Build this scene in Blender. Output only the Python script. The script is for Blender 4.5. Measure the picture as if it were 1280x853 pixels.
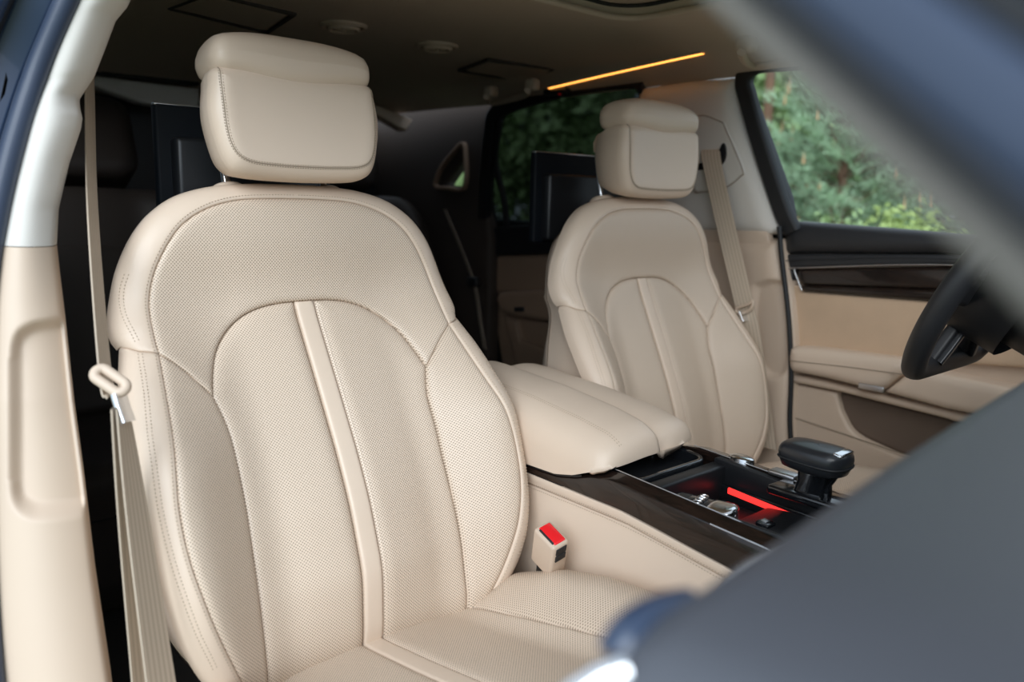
import bpy, bmesh, math, random
import numpy as np
from mathutils import Vector, Matrix
from mathutils.geometry import delaunay_2d_cdt
random.seed(7)
np.random.seed(7)
for o in list(bpy.data.objects):
    bpy.data.objects.remove(o)
SC = bpy.context.scene
COL = SC.collection
PI = math.pi

# ------------------------------------------------------------------ camera
FPX = 980.0
YAW, PITCH, ROLL = math.radians(41.18), math.radians(9.92), math.radians(1.27)
CAM = np.array([-.878, -1.004, 1.07])
_f = np.array([math.sin(YAW) * math.cos(PITCH), math.cos(YAW) * math.cos(PITCH), -math.sin(PITCH)])
_r = np.array([math.cos(YAW), -math.sin(YAW), 0.0])
_u = np.cross(_r, _f)
_c, _s = math.cos(ROLL), math.sin(ROLL)
RIGHT, UP, FWD = _c * _r + _s * _u, -_s * _r + _c * _u, _f
cd = bpy.data.cameras.new('camera')
cam = bpy.data.objects.new('camera', cd)
COL.objects.link(cam)
m = Matrix.Identity(4)
for i in range(3):
    m[i][0], m[i][1], m[i][2], m[i][3] = RIGHT[i], UP[i], -FWD[i], CAM[i]
cam.matrix_world = m
cd.sensor_width = 36.0
cd.lens = FPX / 1280 * 36
cd.clip_start = .02
cd.clip_end = 200
cd.dof.use_dof = True
cd.dof.focus_distance = 1.10
cd.dof.aperture_fstop = 3.2
SC.camera = cam

# ------------------------------------------------------------------ sky, light, exposure
w = bpy.data.worlds.new('overcast_sky')
SC.world = w
w.use_nodes = True
bg = w.node_tree.nodes['Background']
bg.inputs[0].default_value = (.74, .86, 1.0, 1)
bg.inputs[1].default_value = .68
sd = bpy.data.lights.new('sun', 'SUN')
sun = bpy.data.objects.new('sun', sd)
COL.objects.link(sun)
sd.energy = 2.1
sd.angle = math.radians(50)
sd.color = (.85, .93, 1.0)
sun.rotation_euler = (math.radians(36), math.radians(-52), 0)
SC.view_settings.view_transform = 'Standard'
SC.view_settings.look = 'None'
SC.view_settings.exposure = .86
SC.view_settings.gamma = 1
SC.view_settings.use_curve_mapping = False


# ------------------------------------------------------------------ helpers
def ray(x, y):
    return RIGHT * ((x - 640) / FPX) + UP * ((426.5 - y) / FPX) + FWD


def P3(x, y, axis, val):
    """photo pixel -> point on the plane axis = val"""
    d = ray(x, y)
    return CAM + d * ((val - CAM[axis]) / d[axis])


def PG(x, y, N, P):
    d = ray(x, y)
    N = np.array(N, float)
    return CAM + d * (((np.array(P) - CAM) @ N) / (d @ N))


def PK(x, y, k):
    return CAM + ray(x, y) * k


def ss(t):
    t = np.clip(t, 0, 1)
    return t * t * (3 - 2 * t)


def V(*a):
    return np.array(a, float)


def nrm(v):
    v = np.array(v, float)
    return v / (np.linalg.norm(v) + 1e-12)


def spl(pts, n=12, closed=False):
    """Catmull-Rom through pts"""
    p = np.array(pts, float)
    if closed:
        q = np.vstack([p[-1], p, p[0], p[1]])
    else:
        q = np.vstack([2 * p[0] - p[1], p, 2 * p[-1] - p[-2]])
    out = []
    for i in range(1, len(q) - 2):
        a, b, c, d = q[i - 1], q[i], q[i + 1], q[i + 2]
        for t in np.linspace(0, 1, n, endpoint=False):
            out.append(.5 * (2 * b + (c - a) * t + (2 * a - 5 * b + 4 * c - d) * t * t + (3 * b - a - 3 * c + d) * t ** 3))
    if not closed:
        out.append(p[-1])
    return np.array(out)


def resample(p, step, closed=False):
    p = np.array(p, float)
    if closed:
        p = np.vstack([p, p[:1]])
    L = np.r_[0, np.cumsum(np.linalg.norm(np.diff(p, axis=0), axis=1))]
    keep = np.r_[True, np.diff(L) > 1e-9]
    p, L = p[keep], L[keep]
    n = max(2, int(round(L[-1] / step)) + 1)
    t = np.linspace(0, L[-1], n)
    q = np.stack([np.interp(t, L, p[:, i]) for i in range(p.shape[1])], 1)
    return q[:-1] if closed else q


def refine(p, step):
    """closed polygon, keep its corners, split long edges"""
    p = np.array(p, float)
    out = []
    for i in range(len(p)):
        a, b = p[i], p[(i + 1) % len(p)]
        L = np.linalg.norm(b - a)
        if L < 1e-6:
            continue
        n = max(1, int(math.ceil(L / step)))
        for k in range(n):
            out.append(a + (b - a) * k / n)
    return np.array(out)


def seg_dist(pts, poly, closed=True):
    a = poly if closed else poly[:-1]
    b = np.roll(poly, -1, 0) if closed else poly[1:]
    res = np.full(len(pts), 9.0)
    for s in range(0, len(pts), 4000):
        p = pts[s:s + 4000, None, :]
        ab = (b - a)[None]
        t = np.clip(((p - a[None]) * ab).sum(2) / ((ab ** 2).sum(2) + 1e-14), 0, 1)
        res[s:s + 4000] = np.sqrt((((a[None] + t[..., None] * ab) - p) ** 2).sum(2).min(1))
    return res


def inside(pts, poly):
    a, b = poly, np.roll(poly, -1, 0)
    res = np.zeros(len(pts), bool)
    for s in range(0, len(pts), 4000):
        x, y = pts[s:s + 4000, 0][:, None], pts[s:s + 4000, 1][:, None]
        c = (a[:, 1] > y) != (b[:, 1] > y)
        with np.errstate(divide='ignore', invalid='ignore'):
            xi = a[:, 0] + (y - a[:, 1]) * (b[:, 0] - a[:, 0]) / (b[:, 1] - a[:, 1])
        res[s:s + 4000] = ((c & (x < xi)).sum(1) % 2) == 1
    return res


def rrect(x0, y0, x1, y1, r, n=6):
    out = []
    for cx, cy, a0 in ((x1 - r, y1 - r, 0), (x0 + r, y1 - r, 90), (x0 + r, y0 + r, 180), (x1 - r, y0 + r, 270)):
        for k in range(n + 1):
            a = math.radians(a0 + 90 * k / n)
            out.append((cx + r * math.cos(a), cy + r * math.sin(a)))
    return np.array(out)


# ------------------------------------------------------------------ materials
MATS = {}


def mat(name, col, rough=.5, metal=0, coat=0, bump=0, bscale=300, spec=.5, var=0, vscale=8, emit=None, estr=0, sheen=0):
    mt = bpy.data.materials.new(name)
    mt.use_nodes = True
    nt = mt.node_tree
    b = nt.nodes['Principled BSDF']
    b.inputs['Base Color'].default_value = (*col, 1)
    b.inputs['Roughness'].default_value = rough
    b.inputs['Metallic'].default_value = metal
    b.inputs['Coat Weight'].default_value = coat
    b.inputs['Coat Roughness'].default_value = .05
    b.inputs['Specular IOR Level'].default_value = spec
    b.inputs['Sheen Weight'].default_value = sheen
    tc = nt.nodes.new('ShaderNodeTexCoord')
    if bump:
        n = nt.nodes.new('ShaderNodeTexNoise')
        n.inputs['Scale'].default_value = bscale
        n.inputs['Detail'].default_value = 4
        nt.links.new(tc.outputs['Object'], n.inputs['Vector'])
        bp = nt.nodes.new('ShaderNodeBump')
        bp.inputs['Strength'].default_value = bump
        bp.inputs['Distance'].default_value = .001
        nt.links.new(n.outputs['Fac'], bp.inputs['Height'])
        nt.links.new(bp.outputs['Normal'], b.inputs['Normal'])
    if var:
        n = nt.nodes.new('ShaderNodeTexNoise')
        n.inputs['Scale'].default_value = vscale
        n.inputs['Detail'].default_value = 3
        nt.links.new(tc.outputs['Object'], n.inputs['Vector'])
        mx = nt.nodes.new('ShaderNodeMix')
        mx.data_type = 'RGBA'
        mx.inputs['A'].default_value = (*[c * (1 - var) for c in col], 1)
        mx.inputs['B'].default_value = (*[min(1, c * (1 + var)) for c in col], 1)
        nt.links.new(n.outputs['Fac'], mx.inputs['Factor'])
        nt.links.new(mx.outputs['Result'], b.inputs['Base Color'])
    if emit:
        b.inputs['Emission Color'].default_value = (*emit, 1)
        b.inputs['Emission Strength'].default_value = estr
    MATS[name] = mt
    return mt


def perf_mat(name, col, hole, pitch, rough=.5):
    """leather with punched rows of tiny holes, laid out in metres on the UV map"""
    mt = mat(name, col, rough)
    nt = mt.node_tree
    b = nt.nodes['Principled BSDF']
    uv = nt.nodes.new('ShaderNodeUVMap')
    mp = nt.nodes.new('ShaderNodeMapping')
    mp.inputs['Scale'].default_value = (1 / pitch,) * 3
    mp.inputs['Rotation'].default_value = (0, 0, math.radians(45))
    nt.links.new(uv.outputs['UV'], mp.inputs['Vector'])
    fr = nt.nodes.new('ShaderNodeVectorMath')
    fr.operation = 'FRACTION'
    nt.links.new(mp.outputs['Vector'], fr.inputs[0])
    sb = nt.nodes.new('ShaderNodeVectorMath')
    sb.operation = 'SUBTRACT'
    sb.inputs[1].default_value = (.5, .5, 0)
    nt.links.new(fr.outputs['Vector'], sb.inputs[0])
    ln = nt.nodes.new('ShaderNodeVectorMath')
    ln.operation = 'LENGTH'
    nt.links.new(sb.outputs['Vector'], ln.inputs[0])
    mr = nt.nodes.new('ShaderNodeMapRange')
    mr.inputs['From Min'].default_value = .2
    mr.inputs['From Max'].default_value = .34
    nt.links.new(ln.outputs['Value'], mr.inputs['Value'])
    mx = nt.nodes.new('ShaderNodeMix')
    mx.data_type = 'RGBA'
    mx.inputs['A'].default_value = (*hole, 1)
    mx.inputs['B'].default_value = (*col, 1)
    nt.links.new(mr.outputs['Result'], mx.inputs['Factor'])
    nt.links.new(mx.outputs['Result'], b.inputs['Base Color'])
    bp = nt.nodes.new('ShaderNodeBump')
    bp.inputs['Strength'].default_value = .35
    bp.inputs['Distance'].default_value = .0006
    nt.links.new(mr.outputs['Result'], bp.inputs['Height'])
    nt.links.new(bp.outputs['Normal'], b.inputs['Normal'])
    return mt


def stripe_mat(name, c1, c2, scale, axis, rough=.7):
    mt = mat(name, c1, rough)
    nt = mt.node_tree
    b = nt.nodes['Principled BSDF']
    uv = nt.nodes.new('ShaderNodeUVMap')
    wv = nt.nodes.new('ShaderNodeTexWave')
    wv.bands_direction = axis
    wv.inputs['Scale'].default_value = scale
    nt.links.new(uv.outputs['UV'], wv.inputs['Vector'])
    mx = nt.nodes.new('ShaderNodeMix')
    mx.data_type = 'RGBA'
    mx.inputs['A'].default_value = (*c1, 1)
    mx.inputs['B'].default_value = (*c2, 1)
    nt.links.new(wv.outputs['Fac'], mx.inputs['Factor'])
    nt.links.new(mx.outputs['Result'], b.inputs['Base Color'])
    return mt


def wood_mat(name):
    mt = mat(name, (.05, .03, .022), .25, coat=.5, spec=.35)
    nt = mt.node_tree
    b = nt.nodes['Principled BSDF']
    tc = nt.nodes.new('ShaderNodeTexCoord')
    mp = nt.nodes.new('ShaderNodeMapping')
    mp.inputs['Scale'].default_value = (30, 5, 30)
    nt.links.new(tc.outputs['Object'], mp.inputs['Vector'])
    n = nt.nodes.new('ShaderNodeTexNoise')
    n.inputs['Scale'].default_value = 6
    n.inputs['Detail'].default_value = 6
    n.inputs['Distortion'].default_value = 1.5
    nt.links.new(mp.outputs['Vector'], n.inputs['Vector'])
    cr = nt.nodes.new('ShaderNodeValToRGB')
    cr.color_ramp.elements[0].position = .35
    cr.color_ramp.elements[0].color = (.005, .0038, .0034, 1)
    cr.color_ramp.elements[1].position = .7
    cr.color_ramp.elements[1].color = (.026, .014, .010, 1)
    nt.links.new(n.outputs['Fac'], cr.inputs['Fac'])
    nt.links.new(cr.outputs['Color'], b.inputs['Base Color'])
    return mt


def glass_mat(name, tint, gloss=.06):
    mt = bpy.data.materials.new(name)
    mt.use_nodes = True
    nt = mt.node_tree
    nt.nodes.clear()
    out = nt.nodes.new('ShaderNodeOutputMaterial')
    tr = nt.nodes.new('ShaderNodeBsdfTransparent')
    tr.inputs[0].default_value = (*tint, 1)
    gl = nt.nodes.new('ShaderNodeBsdfGlossy')
    gl.inputs['Roughness'].default_value = .01
    fr = nt.nodes.new('ShaderNodeFresnel')
    fr.inputs['IOR'].default_value = 1.45
    mx = nt.nodes.new('ShaderNodeMixShader')
    nt.links.new(fr.outputs[0], mx.inputs[0])
    nt.links.new(tr.outputs[0], mx.inputs[1])
    nt.links.new(gl.outputs[0], mx.inputs[2])
    nt.links.new(mx.outputs[0], out.inputs[0])
    MATS[name] = mt
    return mt


BEIGE = (.69, .55, .43)
mat('leather', BEIGE, .42, bump=.12, bscale=900)
perf_mat('leather_perf', (.69, .555, .435), (.27, .20, .14), .0030, .45)
mat('thread', (.46, .36, .26), .7)  # darker than the leather: shadow of the stitch holes put into the colour
mat('seam', (.30, .235, .17), .8)
mat('plastic_beige', (.61, .48, .37), .5, bump=.1, bscale=1500)
mat('cloth_white', (.70, .665, .61), .9, bump=.25, bscale=1800)
mat('headliner', (.52, .425, .335), .95, bump=.2, bscale=1500)
mat('suede', (.60, .43, .29), .95, bump=.35, bscale=260, var=.12, vscale=14, sheen=.3)
mat('black_leather', (.022, .023, .026), .45, bump=.25, bscale=700)
mat('dash_leather', (.085, .09, .105), .42, bump=.3, bscale=500)
mat('black_plastic', (.010, .011, .013), .4)
mat('black_gloss', (.008, .009, .011), .12, coat=.6)
mat('rubber', (.012, .013, .015), .6)
mat('chrome', (.82, .83, .85), .16, metal=1)
mat('satin_metal', (.62, .62, .63), .35, metal=1)
mat('paint_blue', (.020, .038, .08), .35, coat=.5)
mat('paint_shade', (.030, .045, .080), .5, coat=.12)
mat('red_plastic', (.75, .015, .02), .25, coat=.4, emit=(.9, .01, .02), estr=.05)
mat('red_light', (.6, .02, .02), .3, emit=(1, .035, .03), estr=.8)
mat('amber_light', (.9, .4, .05), .4, emit=(1, .38, .07), estr=1.6)
mat('knob_leather', (.02, .022, .026), .28, bump=.06, bscale=700)
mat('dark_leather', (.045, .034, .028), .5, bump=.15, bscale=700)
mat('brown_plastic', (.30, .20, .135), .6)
mat('pocket', (.14, .10, .075), .8)
mat('carpet', (.05, .042, .036), 1, bump=.6, bscale=900)
mat('screen_black', (.004, .006, .009), .6, spec=.2)
mat('shaded_lining', (.045, .032, .025), .7)  # same brown as the rear door, with the cabin shade put into the colour
mat('trim_grey', (.26, .235, .21), .7)
mat('key_body', (.045, .047, .052), .15, metal=.5, coat=.5)
wood_mat('wood')
stripe_mat('webbing', (.44, .355, .27), (.58, .48, .37), .9, 'X')
glass_mat('glass_screen', (.62, .59, .56))
glass_mat('glass_clear', (.93, .97, .96))
glass_mat('glass_tint', (.04, .046, .047))
mat('bark', (.16, .085, .05), .9, var=.4, vscale=9)
mat('bark_dark', (.07, .055, .045), .9, var=.3, vscale=9)
mat('needles_blue', (.33, .46, .29), .6, var=.45, vscale=2.2)
mat('needles_green', (.22, .36, .15), .6, var=.5, vscale=2.0)
mat('needles_yellow', (.33, .42, .13), .6, var=.4, vscale=2.5)
mat('leaf_green', (.32, .44, .19), .5, var=.5, vscale=1.5)
mat('shoot', (.55, .34, .17), .8)
mat('grass', (.09, .13, .045), .95, var=.4, vscale=1.2)


# ------------------------------------------------------------------ mesh builders
def obj(name, verts, faces, mt, parent=None, uv=None, smooth=True, sharp=None):
    me = bpy.data.meshes.new(name)
    me.from_pydata([tuple(map(float, v)) for v in verts], [], [tuple(map(int, f)) for f in faces])
    if uv is not None:
        ul = me.uv_layers.new(name='UVMap')
        li = np.zeros(len(me.loops), int)
        me.loops.foreach_get('vertex_index', li)
        ul.data.foreach_set('uv', np.array(uv, np.float32)[li].ravel())
    me.polygons.foreach_set('use_smooth', [smooth] * len(me.polygons))
    me.validate()
    if sharp:
        me.set_sharp_from_angle(angle=math.radians(sharp))
    o = bpy.data.objects.new(name, me)
    me.materials.append(MATS[mt] if isinstance(mt, str) else mt)
    COL.objects.link(o)
    if parent is not None:
        o.parent = parent
    return o


def tag(o, label, cat=None, group=None, kind=None):
    o['label'] = label
    if cat:
        o['category'] = cat
    if group:
        o['group'] = group
    if kind:
        o['kind'] = kind
    return o


def thing(name, label, cat, loc=(0, 0, 0), rot=(0, 0, 0), group=None, kind=None):
    o = bpy.data.objects.new(name, None)
    o.empty_display_size = .05
    COL.objects.link(o)
    o.location = loc
    o.rotation_euler = rot
    return tag(o, label, cat, group, kind)


def local(o_parent, pts):
    """world points -> the local frame of an unrotated parent empty"""
    return np.array(pts) - np.array(o_parent.location)


class Frame:
    def __init__(s, O, A, B, N):
        s.O, s.A, s.B, s.N = (np.array(q, float) for q in (O, A, B, N))

    def __call__(s, ab, h):
        ab = np.atleast_2d(ab)
        h = np.broadcast_to(h, (len(ab),))
        return s.O + ab[:, :1] * s.A + ab[:, 1:2] * s.B + h[:, None] * s.N

    def inv(s, P):
        P = np.atleast_2d(P) - s.O
        return np.stack([P @ s.A, P @ s.B], 1)


def plate(name, loops, fr, hf, mt, parent=None, puff=(.008, .004), skirt=.008, grid=.01, rings=None, smooth_noise=0):
    """upholstered / moulded panel: an outline on a frame, a height function, edges rounded down, a skirt behind"""
    loops = [np.array(l, float) for l in (loops if isinstance(loops, list) and np.ndim(loops[0]) == 2 else [loops])]
    loops = [refine(l, grid) for l in loops]
    r, ph = puff
    if rings is None:
        rings = [r * k for k in (.12, .35, .65, 1.0)]
    V2, E, off = [], [], 0
    for l in loops:
        V2.append(l)
        E += [(off + i, off + (i + 1) % len(l)) for i in range(len(l))]
        off += len(l)
    nb = off
    allb = np.vstack(loops)

    def isin(p):
        q = inside(p, loops[0])
        for l in loops[1:]:
            q &= ~inside(p, l)
        return q

    def bd(p):
        dd = seg_dist(p, loops[0])
        for l in loops[1:]:
            dd = np.minimum(dd, seg_dist(p, l))
        return dd
    extra = []
    for rd in rings:
        for l in loops:
            t = np.roll(l, -1, 0) - np.roll(l, 1, 0)
            t /= np.linalg.norm(t, axis=1)[:, None] + 1e-12
            for sg in (1, -1):
                q = l + sg * rd * np.stack([-t[:, 1], t[:, 0]], 1)
                q = q[isin(q)]
                if len(q):
                    q = q[bd(q) > rd * .93]
                    extra.append(q)
    lo, hi = loops[0].min(0), loops[0].max(0)
    gx, gy = np.meshgrid(np.arange(lo[0], hi[0], grid), np.arange(lo[1], hi[1], grid))
    gp = np.stack([gx.ravel(), gy.ravel()], 1)
    gp[:, 0] += (np.round((gp[:, 1] - lo[1]) / grid) % 2) * grid * .5
    gp = gp[isin(gp)]
    if len(gp):
        gp = gp[bd(gp) > rings[-1] + grid * .45]
        extra.append(gp)
    pts = np.vstack([allb] + extra) if extra else allb
    res = delaunay_2d_cdt([Vector(p) for p in pts], E, [], 0, 1e-7)
    vs = np.array([tuple(v) for v in res[0]])
    tri = np.array([f for f in res[2] if len(f) == 3])
    cen = vs[tri].mean(1)
    tri = tri[isin(cen)]
    # orient
    e1, e2 = vs[tri[:, 1]] - vs[tri[:, 0]], vs[tri[:, 2]] - vs[tri[:, 0]]
    ar = e1[:, 0] * e2[:, 1] - e1[:, 1] * e2[:, 0]
    hand = np.dot(np.cross(fr.A, fr.B), fr.N)
    flip = (ar * hand) < 0
    tri[flip] = tri[flip][:, ::-1]
    dd = bd(vs)
    h0 = hf(vs[:, 0], vs[:, 1]) if callable(hf) else np.full(len(vs), float(hf))
    q = 1 - np.clip(dd / r, 0, 1)
    h = h0 - ph * (1 - np.sqrt(np.clip(1 - q * q, 0, 1)))
    W = fr(vs, h)
    faces = [tuple(t) for t in tri]
    # skirt along the boundary
    if skirt:
        cnt = {}
        for t in tri:
            for a, b in ((t[0], t[1]), (t[1], t[2]), (t[2], t[0])):
                cnt[(a, b)] = 1
        be = [(a, b) for (a, b) in cnt if (b, a) not in cnt]
        ids = sorted({a for e in be for a in e})
        mp = {a: len(W) + i for i, a in enumerate(ids)}
        W = np.vstack([W, fr(vs[ids], skirt(vs[ids, 0], vs[ids, 1]) if callable(skirt) else h[ids] - skirt)])
        vs = np.vstack([vs, vs[ids]])
        faces += [(b, a, mp[a], mp[b]) for a, b in be]
    return obj(name, W, faces, mt, parent, uv=vs)


def sweep(name, path, prof, mt, parent=None, hint=(0, 0, 1), closed_prof=True, closed_path=False, caps=True, scale=None, uv=False, smooth=True, sharp=50):
    """profile (a across, b along the hint side) swept along a path"""
    path = np.array(path, float)
    prof = np.array(prof, float)
    n, k = len(path), len(prof)
    if closed_path:
        t = np.roll(path, -1, 0) - np.roll(path, 1, 0)
    else:
        t = np.gradient(path, axis=0)
    t /= np.linalg.norm(t, axis=1)[:, None] + 1e-12
    hint = np.array(hint, float)
    hints = hint if hint.ndim == 2 else np.repeat(hint[None], n, 0)
    Wv, uvs = [], []
    L = np.r_[0, np.cumsum(np.linalg.norm(np.diff(path, axis=0), axis=1))]
    for i in range(n):
        a = np.cross(t[i], hints[i])
        a = nrm(a)
        b = nrm(np.cross(a, t[i]))
        s = 1 if scale is None else scale[i]
        for q in prof:
            Wv.append(path[i] + a * q[0] * s + b * q[1] * s)
            uvs.append((q[0] * 20, L[i] * 20))
    F = []
    kk = k if closed_prof else k - 1
    nn = n if closed_path else n - 1
    for i in range(nn):
        for j in range(kk):
            a, b = i * k + j, i * k + (j + 1) % k
            c, d = ((i + 1) % n) * k + (j + 1) % k, ((i + 1) % n) * k + j
            F.append((a, d, c, b))
    if caps and closed_prof and not closed_path:
        F.append(tuple(range(k)))
        F.append(tuple(reversed(range((n - 1) * k, n * k))))
    return obj(name, Wv, F, mt, parent, uv=uvs, smooth=smooth, sharp=sharp)


def circ(r, n=12, rx=None):
    return [((rx or r) * math.cos(2 * PI * i / n), r * math.sin(2 * PI * i / n)) for i in range(n)]


def tube(name, path, r, mt, parent=None, n=12, hint=(0, 0, 1), **kw):
    return sweep(name, path, circ(r, n), mt, parent, hint, **kw)


def rbox(name, size, loc, r, mt, parent=None, rot=(0, 0, 0), seg=3, taper=None):
    bm = bmesh.new()
    bmesh.ops.create_cube(bm, size=1)
    for v in bm.verts:
        v.co = Vector((v.co.x * size[0], v.co.y * size[1], v.co.z * size[2]))
        if taper and v.co.z > 0:
            v.co.x *= taper[0]
            v.co.y *= taper[1]
    bmesh.ops.bevel(bm, geom=list(bm.edges), offset=r, segments=seg, profile=.5, affect='EDGES')
    me = bpy.data.meshes.new(name)
    bm.to_mesh(me)
    bm.free()
    for p in me.polygons:
        p.use_smooth = True
    me.materials.append(MATS[mt])
    o = bpy.data.objects.new(name, me)
    COL.objects.link(o)
    o.location = loc
    o.rotation_euler = rot
    if parent is not None:
        o.parent = parent
    return o


def lathe(name, prof, mt, parent=None, loc=(0, 0, 0), rot=(0, 0, 0), n=28):
    Vv, F = [], []
    for i in range(n):
        a = 2 * PI * i / n
        for rr, z in prof:
            Vv.append((rr * math.cos(a), rr * math.sin(a), z))
    k = len(prof)
    for i in range(n):
        for j in range(k - 1):
            F.append((i * k + j, ((i + 1) % n) * k + j, ((i + 1) % n) * k + j + 1, i * k + j + 1))
    o = obj(name, Vv, F, mt, parent, sharp=45)
    o.location = loc
    o.rotation_euler = rot
    return o


def grid_obj(name, G, mt, parent=None, uv=None, flip=False, sharp=None):
    """G: (n,m,3) points"""
    n, k = G.shape[:2]
    F = []
    for i in range(n - 1):
        for j in range(k - 1):
            q = (i * k + j, (i + 1) * k + j, (i + 1) * k + j + 1, i * k + j + 1)
            F.append(q[::-1] if flip else q)
    return obj(name, G.reshape(-1, 3), F, mt, parent, uv=uv, sharp=sharp)


def stitches(name, curve, fr, hf, parent, step=.0042, ln=.0028, r=.0007, lift=.0006, mt='thread'):
    """a row of thread stitches on a panel surface, joined"""
    c = resample(curve, step)
    h = hf(c[:, 0], c[:, 1]) + lift
    p = fr(c, h)
    Vv, F = [], []
    for i in range(1, len(p) - 1):
        t = nrm(p[i + 1] - p[i - 1])
        n = fr.N
        a = nrm(np.cross(t, n))
        b = len(Vv)
        c0 = p[i]
        Vv += [c0 - t * ln / 2, c0 + a * r, c0 + n * r * 1.2, c0 - a * r, c0 + t * ln / 2]
        F += [(b, b + 1, b + 2), (b, b + 2, b + 3), (b + 4, b + 2, b + 1), (b + 4, b + 3, b + 2)]
    o = obj(name, Vv, F, mt, parent, smooth=False)
    o['kind'] = 'stuff'
    return o


def offset_curve(c, d):
    c = np.array(c, float)
    t = np.gradient(c, axis=0)
    t /= np.linalg.norm(t, axis=1)[:, None] + 1e-12
    return c + d * np.stack([-t[:, 1], t[:, 0]], 1)


def mirx(c):
    c = np.array(c, float).copy()
    c[:, 0] *= -1
    return c[::-1]


def clone(root, loc, label, group=None):
    r = root.copy()
    COL.objects.link(r)
    r.location = loc
    r['label'] = label
    if group:
        r['group'] = group
    for ch in list(root.children):
        c = ch.copy()
        COL.objects.link(c)
        c.parent = r
        for g in ch.children:
            d = g.copy()
            COL.objects.link(d)
            d.parent = c
    return r


#==PARTS==
# ------------------------------------------------------------------ the setting: roof, floor, pillars, doors, windows
TN, TP = (1, 0, .24), (.74, 0, 1.03)          # leaning plane of the far side glass


def struct(o, label, cat='car body'):
    o['kind'] = 'structure'
    o['label'] = label
    return o


def TF(dx):
    """frame on the leaning far-side plane, shifted inboard by dx; a runs along -y, b up"""
    b = nrm((-.24, 0, 1))
    n = nrm((-1, 0, -.24))
    return Frame((.74 - dx, 0, 1.03), (0, -1, 0), b, n)


def XF(x):
    """frame on a plane x = const facing the camera side"""
    return Frame((x, 0, 0), (0, -1, 0), (0, 0, 1), (-1, 0, 0))


def px_T(pts, dx):
    f = TF(dx)
    return f.inv(np.array([PG(p[0], p[1], TN, (.74 - dx, 0, 1.03)) for p in pts]))


def px_X(pts, x):
    return XF(x).inv(np.array([P3(p[0], p[1], 0, x) for p in pts]))


# --- roof lining with the sunroof opening
def z_roof(x, y):
    ax = np.abs(x)
    return 1.412 - .010 * (ax / .5) ** 2 - .055 * ss((ax - .50) / .22) ** 1.3 - .06 * np.clip(y - .75, 0, 9) ** 2 - .12 * np.clip(-.25 - y, 0, 9) ** 2


FR = Frame((0, 0, 0), (1, 0, 0), (0, 1, 0), (0, 0, -1))
roof_out = np.vstack([spl([(.62, -.55), (.652, -.2), (.655, .3), (.65, .8), (.60, 1.35), (.55, 1.68)], 6), spl([(-.55, 1.68), (-.62, 1.35), (-.665, .8), (-.665, .3), (-.655, -.2), (-.62, -.55)], 6)])
hole = rrect(-.30, -.52, .30, .035, .07)
ceil = plate('ceiling', [roof_out, hole], FR, lambda x, y: -z_roof(x, y), 'headliner', puff=(.02, .0), skirt=.05, grid=.03)
struct(ceil, 'dark beige fabric roof lining with a sunroof opening')
rim_path = np.vstack([hole, hole[:1]])
sweep('sunroof_surround', FR(hole, -z_roof(hole[:, 0], hole[:, 1]) - .004), circ(.006, 8), 'headliner', ceil, closed_path=True, hint=(0, 0, 1))
blind = plate('sunroof_blind', rrect(-.32, -.54, .32, .055, .05), FR, lambda x, y: -1.437 + 0 * x, 'headliner', ceil, puff=(.01, .002), skirt=-.02, grid=.04)
sweep('sunroof_gap', FR(hole * .995, -1.434 + 0 * hole[:, 0]), circ(.004, 6), 'rubber', ceil, closed_path=True)
skin = plate('roof_skin', [roof_out * [1.02, 1.0], hole * 1.0], FR, lambda x, y: -z_roof(x, y) - .045, 'paint_blue', ceil, puff=(.02, .0), skirt=0, grid=.06)
plate('roof_panel', rrect(-.32, -.54, .32, .055, .05), FR, lambda x, y: -1.46 + 0 * x, 'black_gloss', ceil, puff=(.01, .002), skirt=0, grid=.06)
# fine seams of the lining
for pts in ([(-.30, .02), (0, .03), (.32, .02), (.40, -.1)], ):
    c = spl(pts, 8)

# --- floor
fl = plate('floor', [(-.80, -1.5), (.80, -1.5), (.80, 1.7), (-.80, 1.7)], Frame((0, 0, .215), (1, 0, 0), (0, 1, 0), (0, 0, 1)), lambda x, y: .10 * np.exp(-(x / .13) ** 4) * (y > .1), 'carpet', puff=(.02, .005), skirt=.03, grid=.05)
struct(fl, 'dark brown carpet of the car floor')
sill = sweep('door_sill', [(-.80, -1.3, .30), (-.80, 0, .30), (-.80, 1.2, .30)], rrect(-.05, -.06, .05, .06, .02), 'plastic_beige', fl)

# --- near B pillar (left edge of the picture)
Rpx = np.array([(166, -22), (156, 0), (141, 18), (126, 58), (113, 91), (99, 112), (94, 120), (95, 132), (98, 144), (96, 158), (81, 202), (67, 262), (64.5, 307), (68, 340), (75.6, 403), (87, 510), (99, 598), (114, 725), (133, 853), (148, 960)], float)
Lpx = np.array([(112, -22), (98, 0), (76, 55), (45, 146), (23, 227), (7.5, 308), (-2, 380), (-4, 470), (-4, 560), (-2, 650), (2, 745), (10, 853), (18, 960)], float)


def at_y(c, y):
    return np.interp(y, c[:, 1], c[:, 0])


PKY, PKR = [-22, 100, 307, 500, 853, 960], [.86, .87, .845, .83, .82, .81]      # distance of the pillar down the picture


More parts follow.
